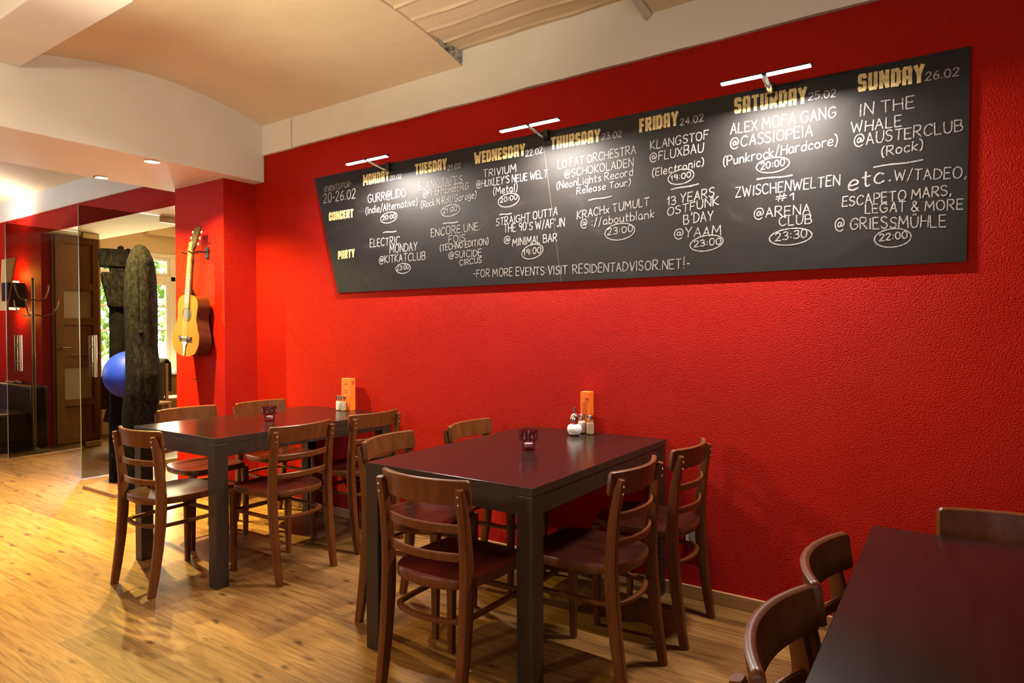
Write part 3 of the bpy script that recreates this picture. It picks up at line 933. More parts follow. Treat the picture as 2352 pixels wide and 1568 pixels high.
# ------------------------------------------------------------------ guitar on the pillar
g = thing('guitar', 'honey-coloured acoustic guitar hanging on the red pillar', 'guitar', (-4.738, 2.625, 1.095))
g.rotation_euler = (R(-1.5), R(4.8), 0)
def gw(z):   # half width of the body outline at height z (0..0.455)
    pts = [(0, 0.0), (0.006, 0.07), (0.03, 0.135), (0.07, 0.168), (0.12, 0.180), (0.17, 0.172), (0.215, 0.150), (0.26, 0.130), (0.30, 0.124), (0.345, 0.132), (0.385, 0.136), (0.42, 0.125), (0.445, 0.095), (0.455, 0.055), (0.458, 0.0)]
    for (a, wa), (b_, wb) in zip(pts[:-1], pts[1:]):
        if a <= z <= b_:
            f_ = (z - a) / (b_ - a); f_ = f_ * f_ * (3 - 2 * f_) if a > 0.03 and b_ < 0.42 else f_
            return wa + (wb - wa) * f_
    return 0
zs = [0, 0.003, 0.008, 0.018, 0.03, 0.05, 0.08, 0.11, 0.14, 0.17, 0.2, 0.23, 0.26, 0.29, 0.32, 0.35, 0.38, 0.405, 0.425, 0.44, 0.45, 0.455, 0.458]
outl = [(-gw(z), z) for z in zs] + [(gw(z), z) for z in reversed(zs[1:-1])]
obj('soundboard', MB().prism(outl, 'y', 0.0, 0.004), M['spruce'], g, smooth=30)
obj('body', MB().prism(outl, 'y', 0.0042, 0.098), M['mahogany'], g, smooth=30)
hole = [(0.042 * math.cos(a * math.pi / 16), 0.318 + 0.042 * math.sin(a * math.pi / 16)) for a in range(32)]
obj('sound_hole', MB().prism(hole, 'y', -0.0012, 0.002), M['black_metal'], g, smooth=0)
ro = MB()
for rr_ in (0.050, 0.058):
    ro.sweep([(rr_ * math.cos(a * math.pi / 20), -0.0002, 0.318 + rr_ * math.sin(a * math.pi / 20)) for a in range(40)], (0.0018, 0.0010), side=(0, 1, 0), n=6, closed=True)
obj('rosette', ro, M['dark_wood'], g)
nk = MB().sweep([(0, 0.012, 0.45), (0, 0.012, 0.60), (0, 0.014, 0.788)], [(0.027, 0.016), (0.025, 0.012), (0.023, 0.011)], side=(1, 0, 0), n=12)
nk.sweep([(0, 0.075, 0.450), (0, 0.040, 0.458), (0, 0.018, 0.50)], [(0.024, 0.010), (0.024, 0.018), (0.024, 0.010)], side=(1, 0, 0), n=10)
obj('neck', nk, M['mahogany'], g)
fb = MB().loft([[(-0.029, -0.008, 0.362), (0.029, -0.008, 0.362), (0.029, 0.001, 0.362), (-0.029, 0.001, 0.362)], [(-0.023, -0.007, 0.79), (0.023, -0.007, 0.79), (0.023, 0.003, 0.79), (-0.023, 0.003, 0.79)]])
fbo = obj('fretboard', fb, M['fretboard'], g, smooth=0)
fr = MB()
sl, zf = 0.62, 0.788
for k in range(1, 18):
    z = 0.788 - sl * (1 - 2 ** (-k / 12))
    if z > 0.37: fr.box(-0.0235 - (0.788 - z) * 0.014, 0.0235 + (0.788 - z) * 0.014, -0.0092, -0.006, z - 0.0012, z + 0.0012)
obj('frets', fr, M['chrome'], fbo, smooth=0)
hd = MB().prism([(-0.024, 0.79), (0.024, 0.79), (0.034, 0.815), (0.036, 0.955), (0.020, 0.972), (0.0, 0.962), (-0.020, 0.972), (-0.036, 0.955), (-0.034, 0.815)], 'y', 0.0, 0.016)
for v_i, v_ in enumerate(hd.v):
    hd.v[v_i] = (v_[0], v_[1] + (v_[2] - 0.79) * 0.22, v_[2])
obj('headstock', hd, M['dark_wood'], g, smooth=0, bevel=0.002)
for sx in (-1, 1):
    for k in range(3):
        z = 0.835 + 0.045 * k; y = 0.010 + (z - 0.79) * 0.22
        pg = obj('tuning_peg', MB().sweep([(sx * 0.035, y, z), (sx * 0.050, y, z)], (0.003, 0.003), n=8), M['steel'], g)
        obj('button', MB().sphere((sx * 0.058, y, z), 0.011, 12, 8, (0.8, 0.5, 1)), M['ivory'], pg)
st = MB()
for k in range(6):
    u = (k - 2.5) / 2.5
    st.sweep([(u * 0.027, -0.010, 0.105), (u * 0.026, -0.0115, 0.36), (u * 0.019, -0.0105, 0.79), (u * 0.016, -0.002, 0.85)], (0.0007, 0.0007), n=5)
obj('strings', st, M['string'], g)
obj('bridge', MB().box(-0.085, 0.085, -0.009, 0.0, 0.128, 0.150), M['dark_wood'], g, bevel=0.003, smooth=0)
obj('saddle', MB().box(-0.034, 0.034, -0.013, -0.008, 0.139, 0.145), M['ivory'], g, smooth=0)
obj('tailpiece', MB().prism([(-0.03, 0.108), (0.03, 0.108), (0.012, 0.078), (0.006, 0.004), (-0.006, 0.004), (-0.012, 0.078)], 'y', -0.006, -0.001), M['chrome'], g, smooth=0)
hgr = thing('guitar_hanger', 'dark wall hanger holding the neck of the guitar', 'hanger', (-4.665, PY, 1.862))
obj('bracket', MB().box(-0.02, 0.02, -0.012, 0.0, -0.03, 0.05).sweep([(0, -0.01, 0.015), (0, -0.06, 0.012), (0, -0.100, 0.006)], (0.007, 0.007), n=8), M['black_metal'], hgr)
for sx in (-1, 1):
    obj('prong', MB().sweep([(0, -0.098, 0.006), (sx * 0.038, -0.108, -0.004), (sx * 0.040, -0.150, -0.008), (sx * 0.042, -0.180, 0.004)], (0.0055, 0.0055), n=8), M['dark_wood'], hgr)

# ------------------------------------------------------------------ sculpture
sc = thing('sculpture', 'tall sculpture of charred logs with a blue ball between them', 'sculpture', (-5.58, 2.65, 0))
def rough_loft(prof, seed, amp, n=60, per=0.02, crack=None):
    """prof: (x, y, z, r)"""
    rr = random.Random(seed); rings = []
    ph = [rr.uniform(0, 6.28) for _ in range(6)]
    P2 = []
    for a, b_ in zip(prof[:-1], prof[1:]):
        m = max(1, int((b_[2] - a[2]) / per))
        P2 += [tuple(a[i] + (b_[i] - a[i]) * k / m for i in range(4)) for k in range(m)]
    P2.append(prof[-1])
    for (x, y, z, r) in P2:
        ring = []
        for k in range(n):
            a = 2 * math.pi * k / n
            d = 1 + amp * (0.45 * math.sin(2 * a + ph[0] + z * 1.5) + 0.3 * math.sin(3 * a + ph[1] - z * 2.3) + 0.25 * math.sin(5 * a + ph[2] + z * 4)) + rr.uniform(-amp, amp) * 0.22
            if crack is not None:
                q = (a - crack - 0.10 * math.sin(3.1 * z) + math.pi) % (2 * math.pi) - math.pi
                d *= 1 - 0.13 * math.exp(-(q / 0.055) ** 2)
            ring.append((x + r * d * math.cos(a), y + r * d * math.sin(a), z))
        rings.append(ring)
    return MB().loft(rings)
o_ = lambda x, y: (x + 5.58, y - 2.65)
fp = [(-5.445, 0.03, 0.106), (-5.42, 0.20, 0.112), (-5.385, 0.45, 0.120), (-5.345, 0.66, 0.128), (-5.308, 0.80, 0.130), (-5.292, 0.94, 0.125), (-5.316, 1.15, 0.115),
      (-5.322, 1.49, 0.119), (-5.322, 1.70, 0.112), (-5.316, 1.83, 0.096), (-5.320, 1.92, 0.062), (-5.322, 1.955, 0.034), (-5.322, 1.966, 0.006)]
obj('log', rough_loft([(x + 5.58, 2.60 - 2.65, z, r) for x, z, r in fp], 4, 0.045, crack=R(-24)), M['char'], sc, smooth=60)
lp = [(-5.80, 0.03, 0.062), (-5.80, 0.40, 0.058), (-5.79, 0.75, 0.056), (-5.785, 0.95, 0.058)]
obj('log', rough_loft([(x + 5.58, -0.02, z, r) for x, z, r in lp], 9, 0.06, n=40), M['char'], sc, smooth=60)
obj('post', rough_loft([(x + 5.58, -0.02, z, r) for x, z, r in [(-5.775, 0.93, 0.060), (-5.762, 1.2, 0.060), (-5.758, 1.56, 0.062)]], 11, 0.04, n=40), M['blackwood'], sc, smooth=60)
obj('ball', MB().sphere((-5.56 + 5.58, 2.625 - 2.65, 0.93), 0.193, 40, 24), M['blue'], sc, smooth=180)
# head block: two slabs with a notch between them
def block(pts_lo, pts_hi, seed):
    rr = random.Random(seed); rings = []
    for i in range(9):
        f_ = i / 8
        ring = []
        for (x0, y0, z0), (x1, y1, z1) in zip(pts_lo, pts_hi):
            ring.append((x0 + (x1 - x0) * f_ + rr.uniform(-.004, .004), y0 + (y1 - y0) * f_ + rr.uniform(-.004, .004), z0 + (z1 - z0) * f_ + rr.uniform(-.003, .003)))
        rings.append(ring)
    return MB().loft(rings)
# local frame of the head: u across the view (towards +X), built around (-5.74, 2.60)
hx, hy = -5.745 + 5.58, -0.03
def quad(u0, u1, d0, d1, z, du=0.82, dv=0.57):
    # u along the picture's right, d away from the viewer
    e1 = Vector((0.42, 0.91, 0)) ; e2 = Vector((-0.91, 0.42, 0))
    return [tuple(Vector((hx, hy, z)) + e1 * u + e2 * d) for u, d in ((u0, d0), (u1, d0), (u1 + 0.01, (d0 + d1) / 2), (u1, d1), (u0, d1), (u0 - 0.008, (d0 + d1) / 2))]
obj('head_block', block(quad(-0.058, 0.065, -0.075, 0.075, 1.475), quad(-0.112, 0.085, -0.095, 0.095, 1.765), 1), M['char'], sc, smooth=50, bevel=0.012)
obj('head_block', block(quad(-0.045, 0.088, -0.085, 0.09, 1.755), quad(-0.045, 0.088, -0.085, 0.09, 1.815), 2), M['char'], sc, smooth=50, bevel=0.006)
obj('head_block', block(quad(-0.118, 0.090, -0.10, 0.10, 1.808), quad(-0.120, 0.078, -0.095, 0.095, 1.955), 3), M['char'], sc, smooth=50, bevel=0.014)
for u0, u1, zt_ in ((0.01, 0.048, 1.985), (0.062, 0.10, 1.965)):
    obj('horn', block(quad(u0, u1, -0.085, 0.08, 1.80), quad(u0 + 0.004, u1 - 0.004, -0.07, 0.06, zt_), 5), M['char'], sc, smooth=50, bevel=0.012)
obj('knob', MB().sphere((-5.219 + 5.58, 2.55 - 2.65, 1.272), 0.016, 12, 8), M['char'], sc)
obj('base_board', MB().box(-5.875 + 5.58, -5.335 + 5.58, 2.395 - 2.65, 2.90 - 2.65, 0.0, 0.03), M['plinth'], sc, bevel=0.004, smooth=0)

# ------------------------------------------------------------------ far left corner: wall lamp, coat rack, sofa
wl = thing('wall_lamp', 'lit wall lamp with tapered pale shade on the red wall', 'lamp', (-8.95, WY, 1.70))
obj('body', MB().box(-0.09, 0.10, -0.165, 0.0, -0.14, 0.145), M['dark_wood'], wl, bevel=0.004, smooth=0)
obj('shade', MB().add([(-0.10, -0.180, -0.17), (0.10, -0.180, -0.17), (0.11, -0.092, 0.43), (-0.30, -0.092, 0.43), (-0.10, -0.166, -0.17), (0.10, -0.166, -0.17), (0.11, -0.078, 0.43), (-0.30, -0.078, 0.43)],
    [(0, 1, 2, 3), (7, 6, 5, 4), (0, 4, 5, 1), (1, 5, 6, 2), (2, 6, 7, 3), (3, 7, 4, 0)]), M['light_wood'], wl, smooth=0)
obj('bulb', MB().box(-0.04, 0.05, -0.11, -0.04, 0.147, 0.165), M['amber'], wl, smooth=0)
obj('bulb', MB().box(-0.04, 0.05, -0.11, -0.04, -0.160, -0.142), M['amber'], wl, smooth=0)

cr = thing('coat_rack', 'bronze coat rack with curved hooks behind the left glass door', 'coat rack', (-8.12, 2.86, 0))
obj('pole', MB().lathe([(0.018, 0.02), (0.018, 0.10), (0.026, 0.12), (0.017, 0.15), (0.015, 1.0), (0.020, 1.03), (0.015, 1.06), (0.014, 1.83), (0.02, 1.85), (0.0, 1.862)], n=16), M['brass'], cr)
obj('foot', MB().lathe([(0.15, 0.0), (0.15, 0.012), (0.06, 0.022), (0.02, 0.05)], n=28), M['brass'], cr)
for z, n_, ph_, ln in ((1.66, 3, 0.6, 0.16), (1.50, 3, 1.5, 0.22)):
    for k in range(n_):
        a = ph_ + 2 * math.pi * k / n_
        ca, sa = math.cos(a), math.sin(a)
        pts = [(0, 0, z - 0.03), (ca * ln * 0.4, sa * ln * 0.4, z - 0.05), (ca * ln * 0.8, sa * ln * 0.8, z - 0.02), (ca * ln, sa * ln, z + 0.06), (ca * ln * 1.05, sa * ln * 1.05, z + 0.12)]
        obj('hook', MB().sweep(pts, (0.007, 0.007), n=8), M['brass'], cr)

sf = thing('leather_sofa', 'black leather sofa against the red wall at the left edge', 'sofa', (-9.25, 2.86, 0))
obj('backrest', MB().box(-1.05, 1.05, 0.0, 0.16, 0.02, 0.70), M['leather'], sf, bevel=0.03, smooth=40, seg=3)
obj('seat_cushion', MB().box(-1.05, 1.0, -0.34, -0.002, 0.10, 0.42), M['leather'], sf, bevel=0.03, smooth=40, seg=3)
obj('lit_edge', MB().sweep([(-1.03, 0.012, 0.694), (1.03, 0.012, 0.694)], (0.007, 0.007), n=8), M['lit_edge'], sf)  # tan strip stands in for light along the backrest's top edge
obj('plinth', MB().box(-1.0, 0.95, -0.28, 0.12, 0.0, 0.098), M['black_metal'], sf, smooth=0)
cm = MB().grid(lambda u, v: (-0.18 + 0.36 * u, -0.055 + 0.11 * v, 0.012 + 0.012 * math.sin(9 * u + 3 * v) * math.sin(5 * v + 2 * u)), 18, 8)
cm2 = MB().grid(lambda u, v: (-0.18 + 0.36 * u, -0.055 + 0.11 * v, 0.0), 18, 8, flip=True)
cm.add(cm2.v, cm2.f)
tag(obj('folded_cloth', cm, M['cloth_grey'], loc=(-8.85, 2.945, 0.702)), 'crumpled grey cloth lying on top of the black sofa', 'cloth')

# ------------------------------------------------------------------ back room: cupboard, chairs with coats, dish
cb = thing('cupboard', 'brown wooden cupboard below the bright window', 'cupboard', (WX + 0.14, 4.75, 0))
obj('body', MB().box(-0.135, 0.10, -0.55, 0.55, 0, 0.695), M['door_wood'], cb, bevel=0.004, smooth=0)
for y in (-0.535, 0.01):
    dr = obj('door', MB().box(0.101, 0.118, y, y + 0.525, 0.05, 0.66), M['door_wood'], cb, bevel=0.004, smooth=0)
    obj('knob', MB().sphere((0.128, y + 0.06, 0.40), 0.012, 10, 8), M['brass'], dr)
ds = tag(obj('dish', MB().lathe([(0.03, 0.0), (0.035, 0.005), (0.075, 0.035), (0.07, 0.036), (0.03, 0.012), (0, 0.012)], n=24), M['white_plastic'], loc=(WX + 0.15, 4.66, WZ0 - 0.005)), 'shallow pale dish on the window sill', 'dish')

def high_chair(x, y, rz, label):
    t = thing('high_chair', label, 'chair', (x, y, 0), R(rz), 'chairs with coats in the back room')
    obj('seat', MB().box(-0.19, 0.19, -0.18, 0.20, 0.45, 0.48), M['light_wood'], t, bevel=0.006, smooth=0)
    obj('backrest', MB().box(-0.19, 0.19, -0.20, -0.18, 0.60, 0.90), M['light_wood'], t, bevel=0.006, smooth=0)
    for sx in (-1, 1):
        obj('leg', MB().box(sx * 0.175 - 0.018, sx * 0.175 + 0.018, -0.215, -0.181, 0, 0.90), M['light_wood'], t, bevel=0.004, smooth=0)
        obj('leg', MB().box(sx * 0.175 - 0.018, sx * 0.175 + 0.018, 0.15, 0.186, 0, 0.449), M['light_wood'], t, bevel=0.004, smooth=0)
    return t
def coat(x, y, rz, m, label):
    t = thing('coat', label, 'coat', (x, y, 0), R(rz), 'coats over chairs in the back room')
    # hangs over the backrest: short front fall, long back fall
    path = [(0, -0.150, 0.56), (0, -0.148, 0.75), (0, -0.156, 0.905), (0, -0.176, 0.945), (0, -0.205, 0.950), (0, -0.235, 0.915), (0, -0.252, 0.75), (0, -0.262, 0.50), (0, -0.322, 0.28)]
    sz = [(0.20, 0.012), (0.205, 0.013), (0.20, 0.014), (0.175, 0.016), (0.165, 0.016), (0.20, 0.016), (0.235, 0.018), (0.25, 0.018), (0.26, 0.016)]
    obj('body', MB().sweep(path, sz, side=(1, 0, 0), n=20, square=0.3), m, t, smooth=60)
    for sx in (-1, 1):
        obj('sleeve', MB().sweep([(sx * 0.20, -0.262, 0.90), (sx * 0.245, -0.300, 0.75), (sx * 0.25, -0.310, 0.42)], [(0.04, 0.035), (0.05, 0.042), (0.04, 0.036)], n=12), m, t, smooth=60)
high_chair(-7.62, 3.76, 6, 'light wooden chair under the dark brown coat')
coat(-7.62, 3.76, 6, M['coat_brown'], 'dark brown coat hanging over a chair left of the blue ball')
high_chair(-8.02, 4.34, -4, 'light wooden chair under the olive coat')
coat(-8.02, 4.34, -4, M['coat_olive'], 'olive coat hanging over a chair right of the charred log')
# ------------------------------------------------------------------ blackboard with chalk writing
GLYPH = {
'A': (6, '0,0 3,10 6,0;1,3.6 5,3.6'), 'B': (6, '0,0 0,10;~0,10 4.6,9.6 5,7 3.6,5.4 0,5.2;~0,5.2 4.6,4.8 6,2.6 4.4,.3 0,0'),
'C': (6.4, '~6.2,8.4 4.8,9.9 2.2,9.6 .3,7 .1,3.6 1.6,.6 4,0 6.3,1.6'), 'D': (6, '0,0 0,10;~0,10 3.4,9.4 6,6.6 5.8,3.2 3.6,.7 0,0'),
'E': (5, '5,10 0,10 0,0 5,0;0,5.2 4.2,5.2'), 'F': (5, '5,10 0,10 0,0;0,5.2 4,5.2'),
'G': (7, '~6.4,8.6 4.6,10 2,9.4 .2,6.8 .2,3 2,.2 4.6,.2 6.4,2 6.6,4.6;6.8,4.6 4,4.6'), 'H': (6, '0,0 0,10;6,0 6,10;0,5.2 6,5.2'),
'I': (1, '.5,0 .5,10'), 'J': (4, '4,10 4,3;~4,3 3.4,.6 1.6,0 .2,1.4'), 'K': (5.6, '0,0 0,10;5.2,10 .2,4.6 5.6,0'), 'L': (4.8, '0,10 0,0 4.8,0'),
'M': (8, '0,0 .8,10 4,3.4 7.2,10 8,0'), 'N': (6, '0,0 0,10 6,0 6,10'), 'O': (7, '~3.6,10 1.2,9 .1,5.6 1,1.4 3.6,0 6,1.4 6.9,5 5.8,8.8 3.4,10'),
'P': (5.4, '0,0 0,10;~0,10 4.4,9.6 5.4,7.2 4,5 0,4.6'), 'Q': (7, '~3.6,10 1.2,9 .1,5.6 1,1.4 3.6,0 6,1.4 6.9,5 5.8,8.8 3.4,10;4.4,2.6 7,-.6'),
'R': (6, '0,0 0,10;~0,10 4.6,9.6 5.2,7.2 3.8,5.2 0,4.8;1.8,4.9 6,0'), 'S': (5.2, '~5,8.8 3.4,10 1,9.4 .2,7.4 1.6,5.6 4,4.6 5.2,2.6 4,.5 1.8,0 0,1.4'),
'T': (6, '0,10 6,10;3,10 3,0'), 'U': (6, '~0,10 .1,4 1,.8 3,0 5,.8 5.9,4 6,10'), 'V': (6, '0,10 3,0 6,10'), 'W': (9, '0,10 2.2,0 4.5,7.6 6.8,0 9,10'),
'X': (5.6, '0,10 5.6,0;5.6,10 0,0'), 'Y': (6, '0,10 3,4.8;6,10 3,4.8 2.6,0'), 'Z': (5.8, '.2,10 5.6,10 0,0 5.8,0'),
'Ü': (6, '~0,9 .1,4 1,.8 3,0 5,.8 5.9,4 6,9;2,10.6 2,11.6;4,10.6 4,11.6'),
'0': (5.6, '~2.8,10 .8,8.6 0,5 .8,1.4 2.8,0 4.8,1.4 5.6,5 4.8,8.6 2.7,10'), '1': (2.6, '0,7 2,10 2,0'), '2': (5.4, '~.2,7.8 1.4,9.8 4,9.8 5,7.6 3.4,4.4 0,0;0,0 5.4,0'),
'3': (5, '~.2,8.8 2,10 4.4,9.2 4.4,6.6 2,5.2;~2,5.2 4.8,4.4 5,1.6 3,0 0,1'), '4': (5.4, '3.8,0 3.8,10 0,3.2 5.4,3.2'), '5': (5, '4.8,10 .8,10 .4,5.6;~.4,5.6 3.6,6.2 5,3.4 3.8,.6 0,.4'),
'6': (5.2, '~4.4,9.6 1.6,7.4 .2,3.6 1.2,.4 3.8,.2 5.1,2.6 3.8,5 .6,3.8'), '9': (5, '~4.8,6.6 2.6,5 .4,6.4 .8,9.4 3,10 4.7,8.4 4.8,5 4.4,0'), '7': (5, '0,10 5,10 1.6,0'), '8': (5, '~2.5,10 .6,8 2.5,5.4 5,2.6 2.5,0 0,2.6 2.5,5.4 4.4,8 2.5,10'),
'a': (5, '~4.4,5.6 2.2,6.4 .2,4.4 .4,1 2,0 4.2,1.6;4.4,6 4.8,0'), 'b': (4.8, '0,10 0,0;~0,4.6 2,6.2 4.6,4.6 4.6,1.4 2.4,0 0,1.2'), 'c': (4.4, '~4.4,5.2 2.4,6.4 .3,4.6 .2,1.6 2,0 4.4,.8'),
'd': (5, '4.8,10 4.8,0;~4.8,4.8 2.6,6.2 .3,4.4 .4,1.2 2.4,0 4.8,1.6'), 'e': (4.8, '~.4,3.2 4.4,3.6 4,5.8 2.2,6.4 .3,4.4 .3,1.4 2.2,0 4.8,.8'), 'f': (3.6, '~3.6,9.2 2.2,10 1.4,8.4 1.3,0;0,5.8 3.2,5.8'),
'g': (4.8, '~4.4,5.6 2.2,6.4 .3,4.6 .5,1.8 2.2,1 4.4,2.6;~4.5,6.2 4.7,0 3.6,-2.8 1.6,-3.2 .2,-2'), 'h': (4.6, '0,10 0,0;~0,4.4 2,6.2 4,5.2 4.5,0'), 'i': (1, '.5,6 .5,0;.5,8.2 .5,8.8'),
'k': (4.4, '0,10 0,0;4,6.2 .2,2.8 4.4,0'), 'l': (1, '.5,10 .5,0'), 'm': (7, '0,6.2 0,0;~0,4.6 1.6,6.2 3.2,5.4 3.4,0;~3.4,4.6 5,6.2 6.6,5.4 7,0'), 'n': (4.6, '0,6.2 0,0;~0,4.4 2,6.2 4,5.2 4.5,0'),
'o': (4.8, '~2.4,6.4 .4,5 .2,1.6 2.2,0 4.4,1.4 4.6,4.6 2.3,6.4'), 'r': (3.6, '0,6.2 0,0;~0,4.2 1.4,6 3.6,6'), 's': (3.8, '~3.6,5.6 1.6,6.4 .4,4.8 2,3.4 3.7,1.8 2,0 .1,.8'), 't': (3.8, '~1.6,9.4 1.5,2 2.2,.2 3.6,.6;0,6.2 3.8,6.2'),
'u': (4.6, '~0,6.2 .2,1.6 1.8,0 4.2,1.6;4.4,6.2 4.6,0'), 'v': (4.4, '0,6.2 2.2,0 4.4,6.2'), 'x': (4.2, '0,6 4.2,0;4.2,6 0,0'),
'(': (2.4, '~2.4,10.8 .6,8.4 .2,4 1.2,0 2.4,-1.4'), ')': (2.4, '~0,10.8 1.8,8.4 2.2,4 1.2,0 0,-1.4'), '/': (3.6, '0,-1.4 3.6,10.8'), '-': (3, '.2,4.8 2.8,4.8'), '.': (1.2, '.4,.2 .9,.2'), ',': (1.6, '1.1,1 .4,-1.4'),
':': (1.6, '.6,2 1,2;.6,6.4 1,6.4'), "'": (1.4, '.9,10.4 .5,8'), '!': (2, '1.6,11 .9,3;.6,.3 .9,.3'), '#': (6, '1.4,0 2.4,10;3.8,0 4.8,10;0,3.4 6,3.8;.2,6.6 6.2,7'), '&': (6.4, '~6.2,0 1.4,7.4 2.4,9.8 4.2,8.6 3.6,6.6 .4,3 1,.4 3.4,0 6,3.6'),
'@': (8.4, '~5.6,5.8 4,6.8 2.6,5 3,3 4.6,3 5.8,6.4;~5.8,6.4 5.9,3.2 7.4,3.6 8.2,6.4 6.4,9.6 3,9.8 .4,7 .2,3 2,-.2 5,-1 7.4,.4'),
}
BLOCK = {   # heavy stencil capitals on a 0..1 square: centre lines of broad strokes
'M': (1.35, '0,0 0,1 .5,.35 1,1 1,0'), 'O': (1, '.0,.12 0,.88 .15,1 .85,1 1,.88 1,.12 .85,0 .15,0 0,.12'), 'N': (1.05, '0,0 0,1;0,1 1,0;1,0 1,1'), 'D': (1, '0,0 0,1 .7,1 1,.85 1,.15 .7,0 0,0'),
'A': (1, '0,0 0,.88 .15,1 .85,1 1,.88 1,0;0,.38 1,.38'), 'Y': (1.05, '0,1 .5,.42 1,1;.5,.42 .5,0'), 'T': (.95, '0,1 1,1;.5,1 .5,0'), 'U': (1, '0,1 0,.12 .15,0 .85,0 1,.12 1,1'), 'E': (.8, '1,1 0,1 0,0 1,0;0,.5 .85,.5'),
'S': (.95, '1,.82 1,.9 .88,1 .12,1 0,.9 0,.62 .12,.52 .88,.48 1,.38 1,.1 .88,0 .12,0 0,.1 0,.18'), 'W': (1.45, '0,1 .22,0 .5,.62 .78,0 1,1'), 'H': (1, '0,0 0,1;1,0 1,1;0,.5 1,.5'), 'R': (1, '0,0 0,1 .85,1 1,.88 1,.6 .85,.48 0,.48;.45,.48 1,0'),
'F': (.8, '1,1 0,1 0,0;0,.5 .85,.5'), 'I': (.34, '0,0 0,1'), 'C': (.95, '1,.74 1,.88 .85,1 .15,1 0,.88 0,.12 .15,0 .85,0 1,.12 1,.28'), 'P': (.95, '0,0 0,1 .85,1 1,.88 1,.56 .85,.44 0,.44'),
}
def strokes(txt):
    res = []
    for s_ in txt.split(';'):
        sm = s_.startswith('~')
        p = [tuple(float(q) for q in c.split(',')) for c in s_.lstrip('~').split(' ') if c]
        if sm and len(p) > 2:
            q = []
            for i in range(len(p) - 1):
                p0 = p[max(i - 1, 0)]; p1 = p[i]; p2 = p[i + 1]; p3 = p[min(i + 2, len(p) - 1)]
                for k in range(4):
                    t = k / 4
                    q.append(tuple(0.5 * (2 * p1[j] + (p2[j] - p0[j]) * t + (2 * p0[j] - 5 * p1[j] + 4 * p2[j] - p3[j]) * t * t + (3 * p1[j] - p0[j] - 3 * p2[j] + p3[j]) * t ** 3) for j in (0, 1)))
            q.append(p[-1]); p = q
        res.append(p)
    return res
BY = 3.028               # front face of the board
LIFT = [0]
def ribbon(mb, pts, hw, lift, ext, rr=None):
    for (x0, z0), (x1, z1) in zip(pts[:-1], pts[1:]):
        dx, dz = x1 - x0, z1 - z0
        L = math.hypot(dx, dz)
        if L < 1e-6: continue
        ux, uz = dx / L, dz / L
        a = (x0 - ux * ext, z0 - uz * ext); b = (x1 + ux * ext, z1 + uz * ext)
        w0 = hw * (rr.uniform(0.85, 1.12) if rr else 1)
        nx, nz = -uz * w0, ux * w0
        LIFT[0] = (LIFT[0] + 1) % 60
        y = BY - lift - LIFT[0] * 1.2e-5
        mb.add([(a[0] + nx, y, a[1] + nz), (a[0] - nx, y, a[1] - nz), (b[0] - nx, y, b[1] - nz), (b[0] + nx, y, b[1] + nz)], [(0, 1, 2, 3)])
def write_chalk(mb, text, x0, z0, x1, z1, h, rr):
    gap = 2.2
    adv = []
    for c in text:
        adv.append((3.4 if c == ' ' else GLYPH[c][0]) + (0 if c == ' ' else gap))
    tot = sum(adv) - gap
    L = math.hypot(x1 - x0, z1 - z0)
    sx = L / tot; sz = h / 10.0
    ux, uz = (x1 - x0) / L, (z1 - z0) / L
    hw = min(0.0035, max(0.0024, h * 0.050))
    pos = 0
    for c, a in zip(text, adv):
        if c != ' ':
            k = rr.uniform(0.93, 1.06); sl = rr.uniform(-0.03, 0.07); dz = rr.uniform(-0.025, 0.025) * h
            for st in strokes(GLYPH[c][1]):
                pts = []
                for gx, gz in st:
                    u = (pos + gx) * sx + gz * sz * sl
                    v = gz * sz * k + dz
                    pts.append((x0 + ux * u, z0 + uz * u + v))
                ribbon(mb, pts, hw, 0.0008, hw * 0.6, rr)
        pos += a
def write_block(mb, text, x0, z0, x1, z1, h):
    hw = h * 0.115
    gap = 0.075 * h
    ws = [BLOCK[c][0] for c in text]
    L = math.hypot(x1 - x0, z1 - z0)
    unit = (L - gap * (len(text) - 1)) / sum(ws)
    hwx = min(hw, unit * 0.21)
    slope = (z1 - z0) / (x1 - x0)
    pos = 0
    for c, wd in zip(text, ws):
        W_ = wd * unit
        for st in strokes(BLOCK[c][1]):
            pts = [(x0 + pos + hwx + gx * max(W_ - 2 * hwx, 0), z0 + slope * pos + hwx + gz * (h - 2 * hwx)) for gx, gz in st]
            ribbon(mb, pts, hwx, 0.0009, hwx * (0.98 if c != 'S' else 0.6))
        pos += W_ + gap
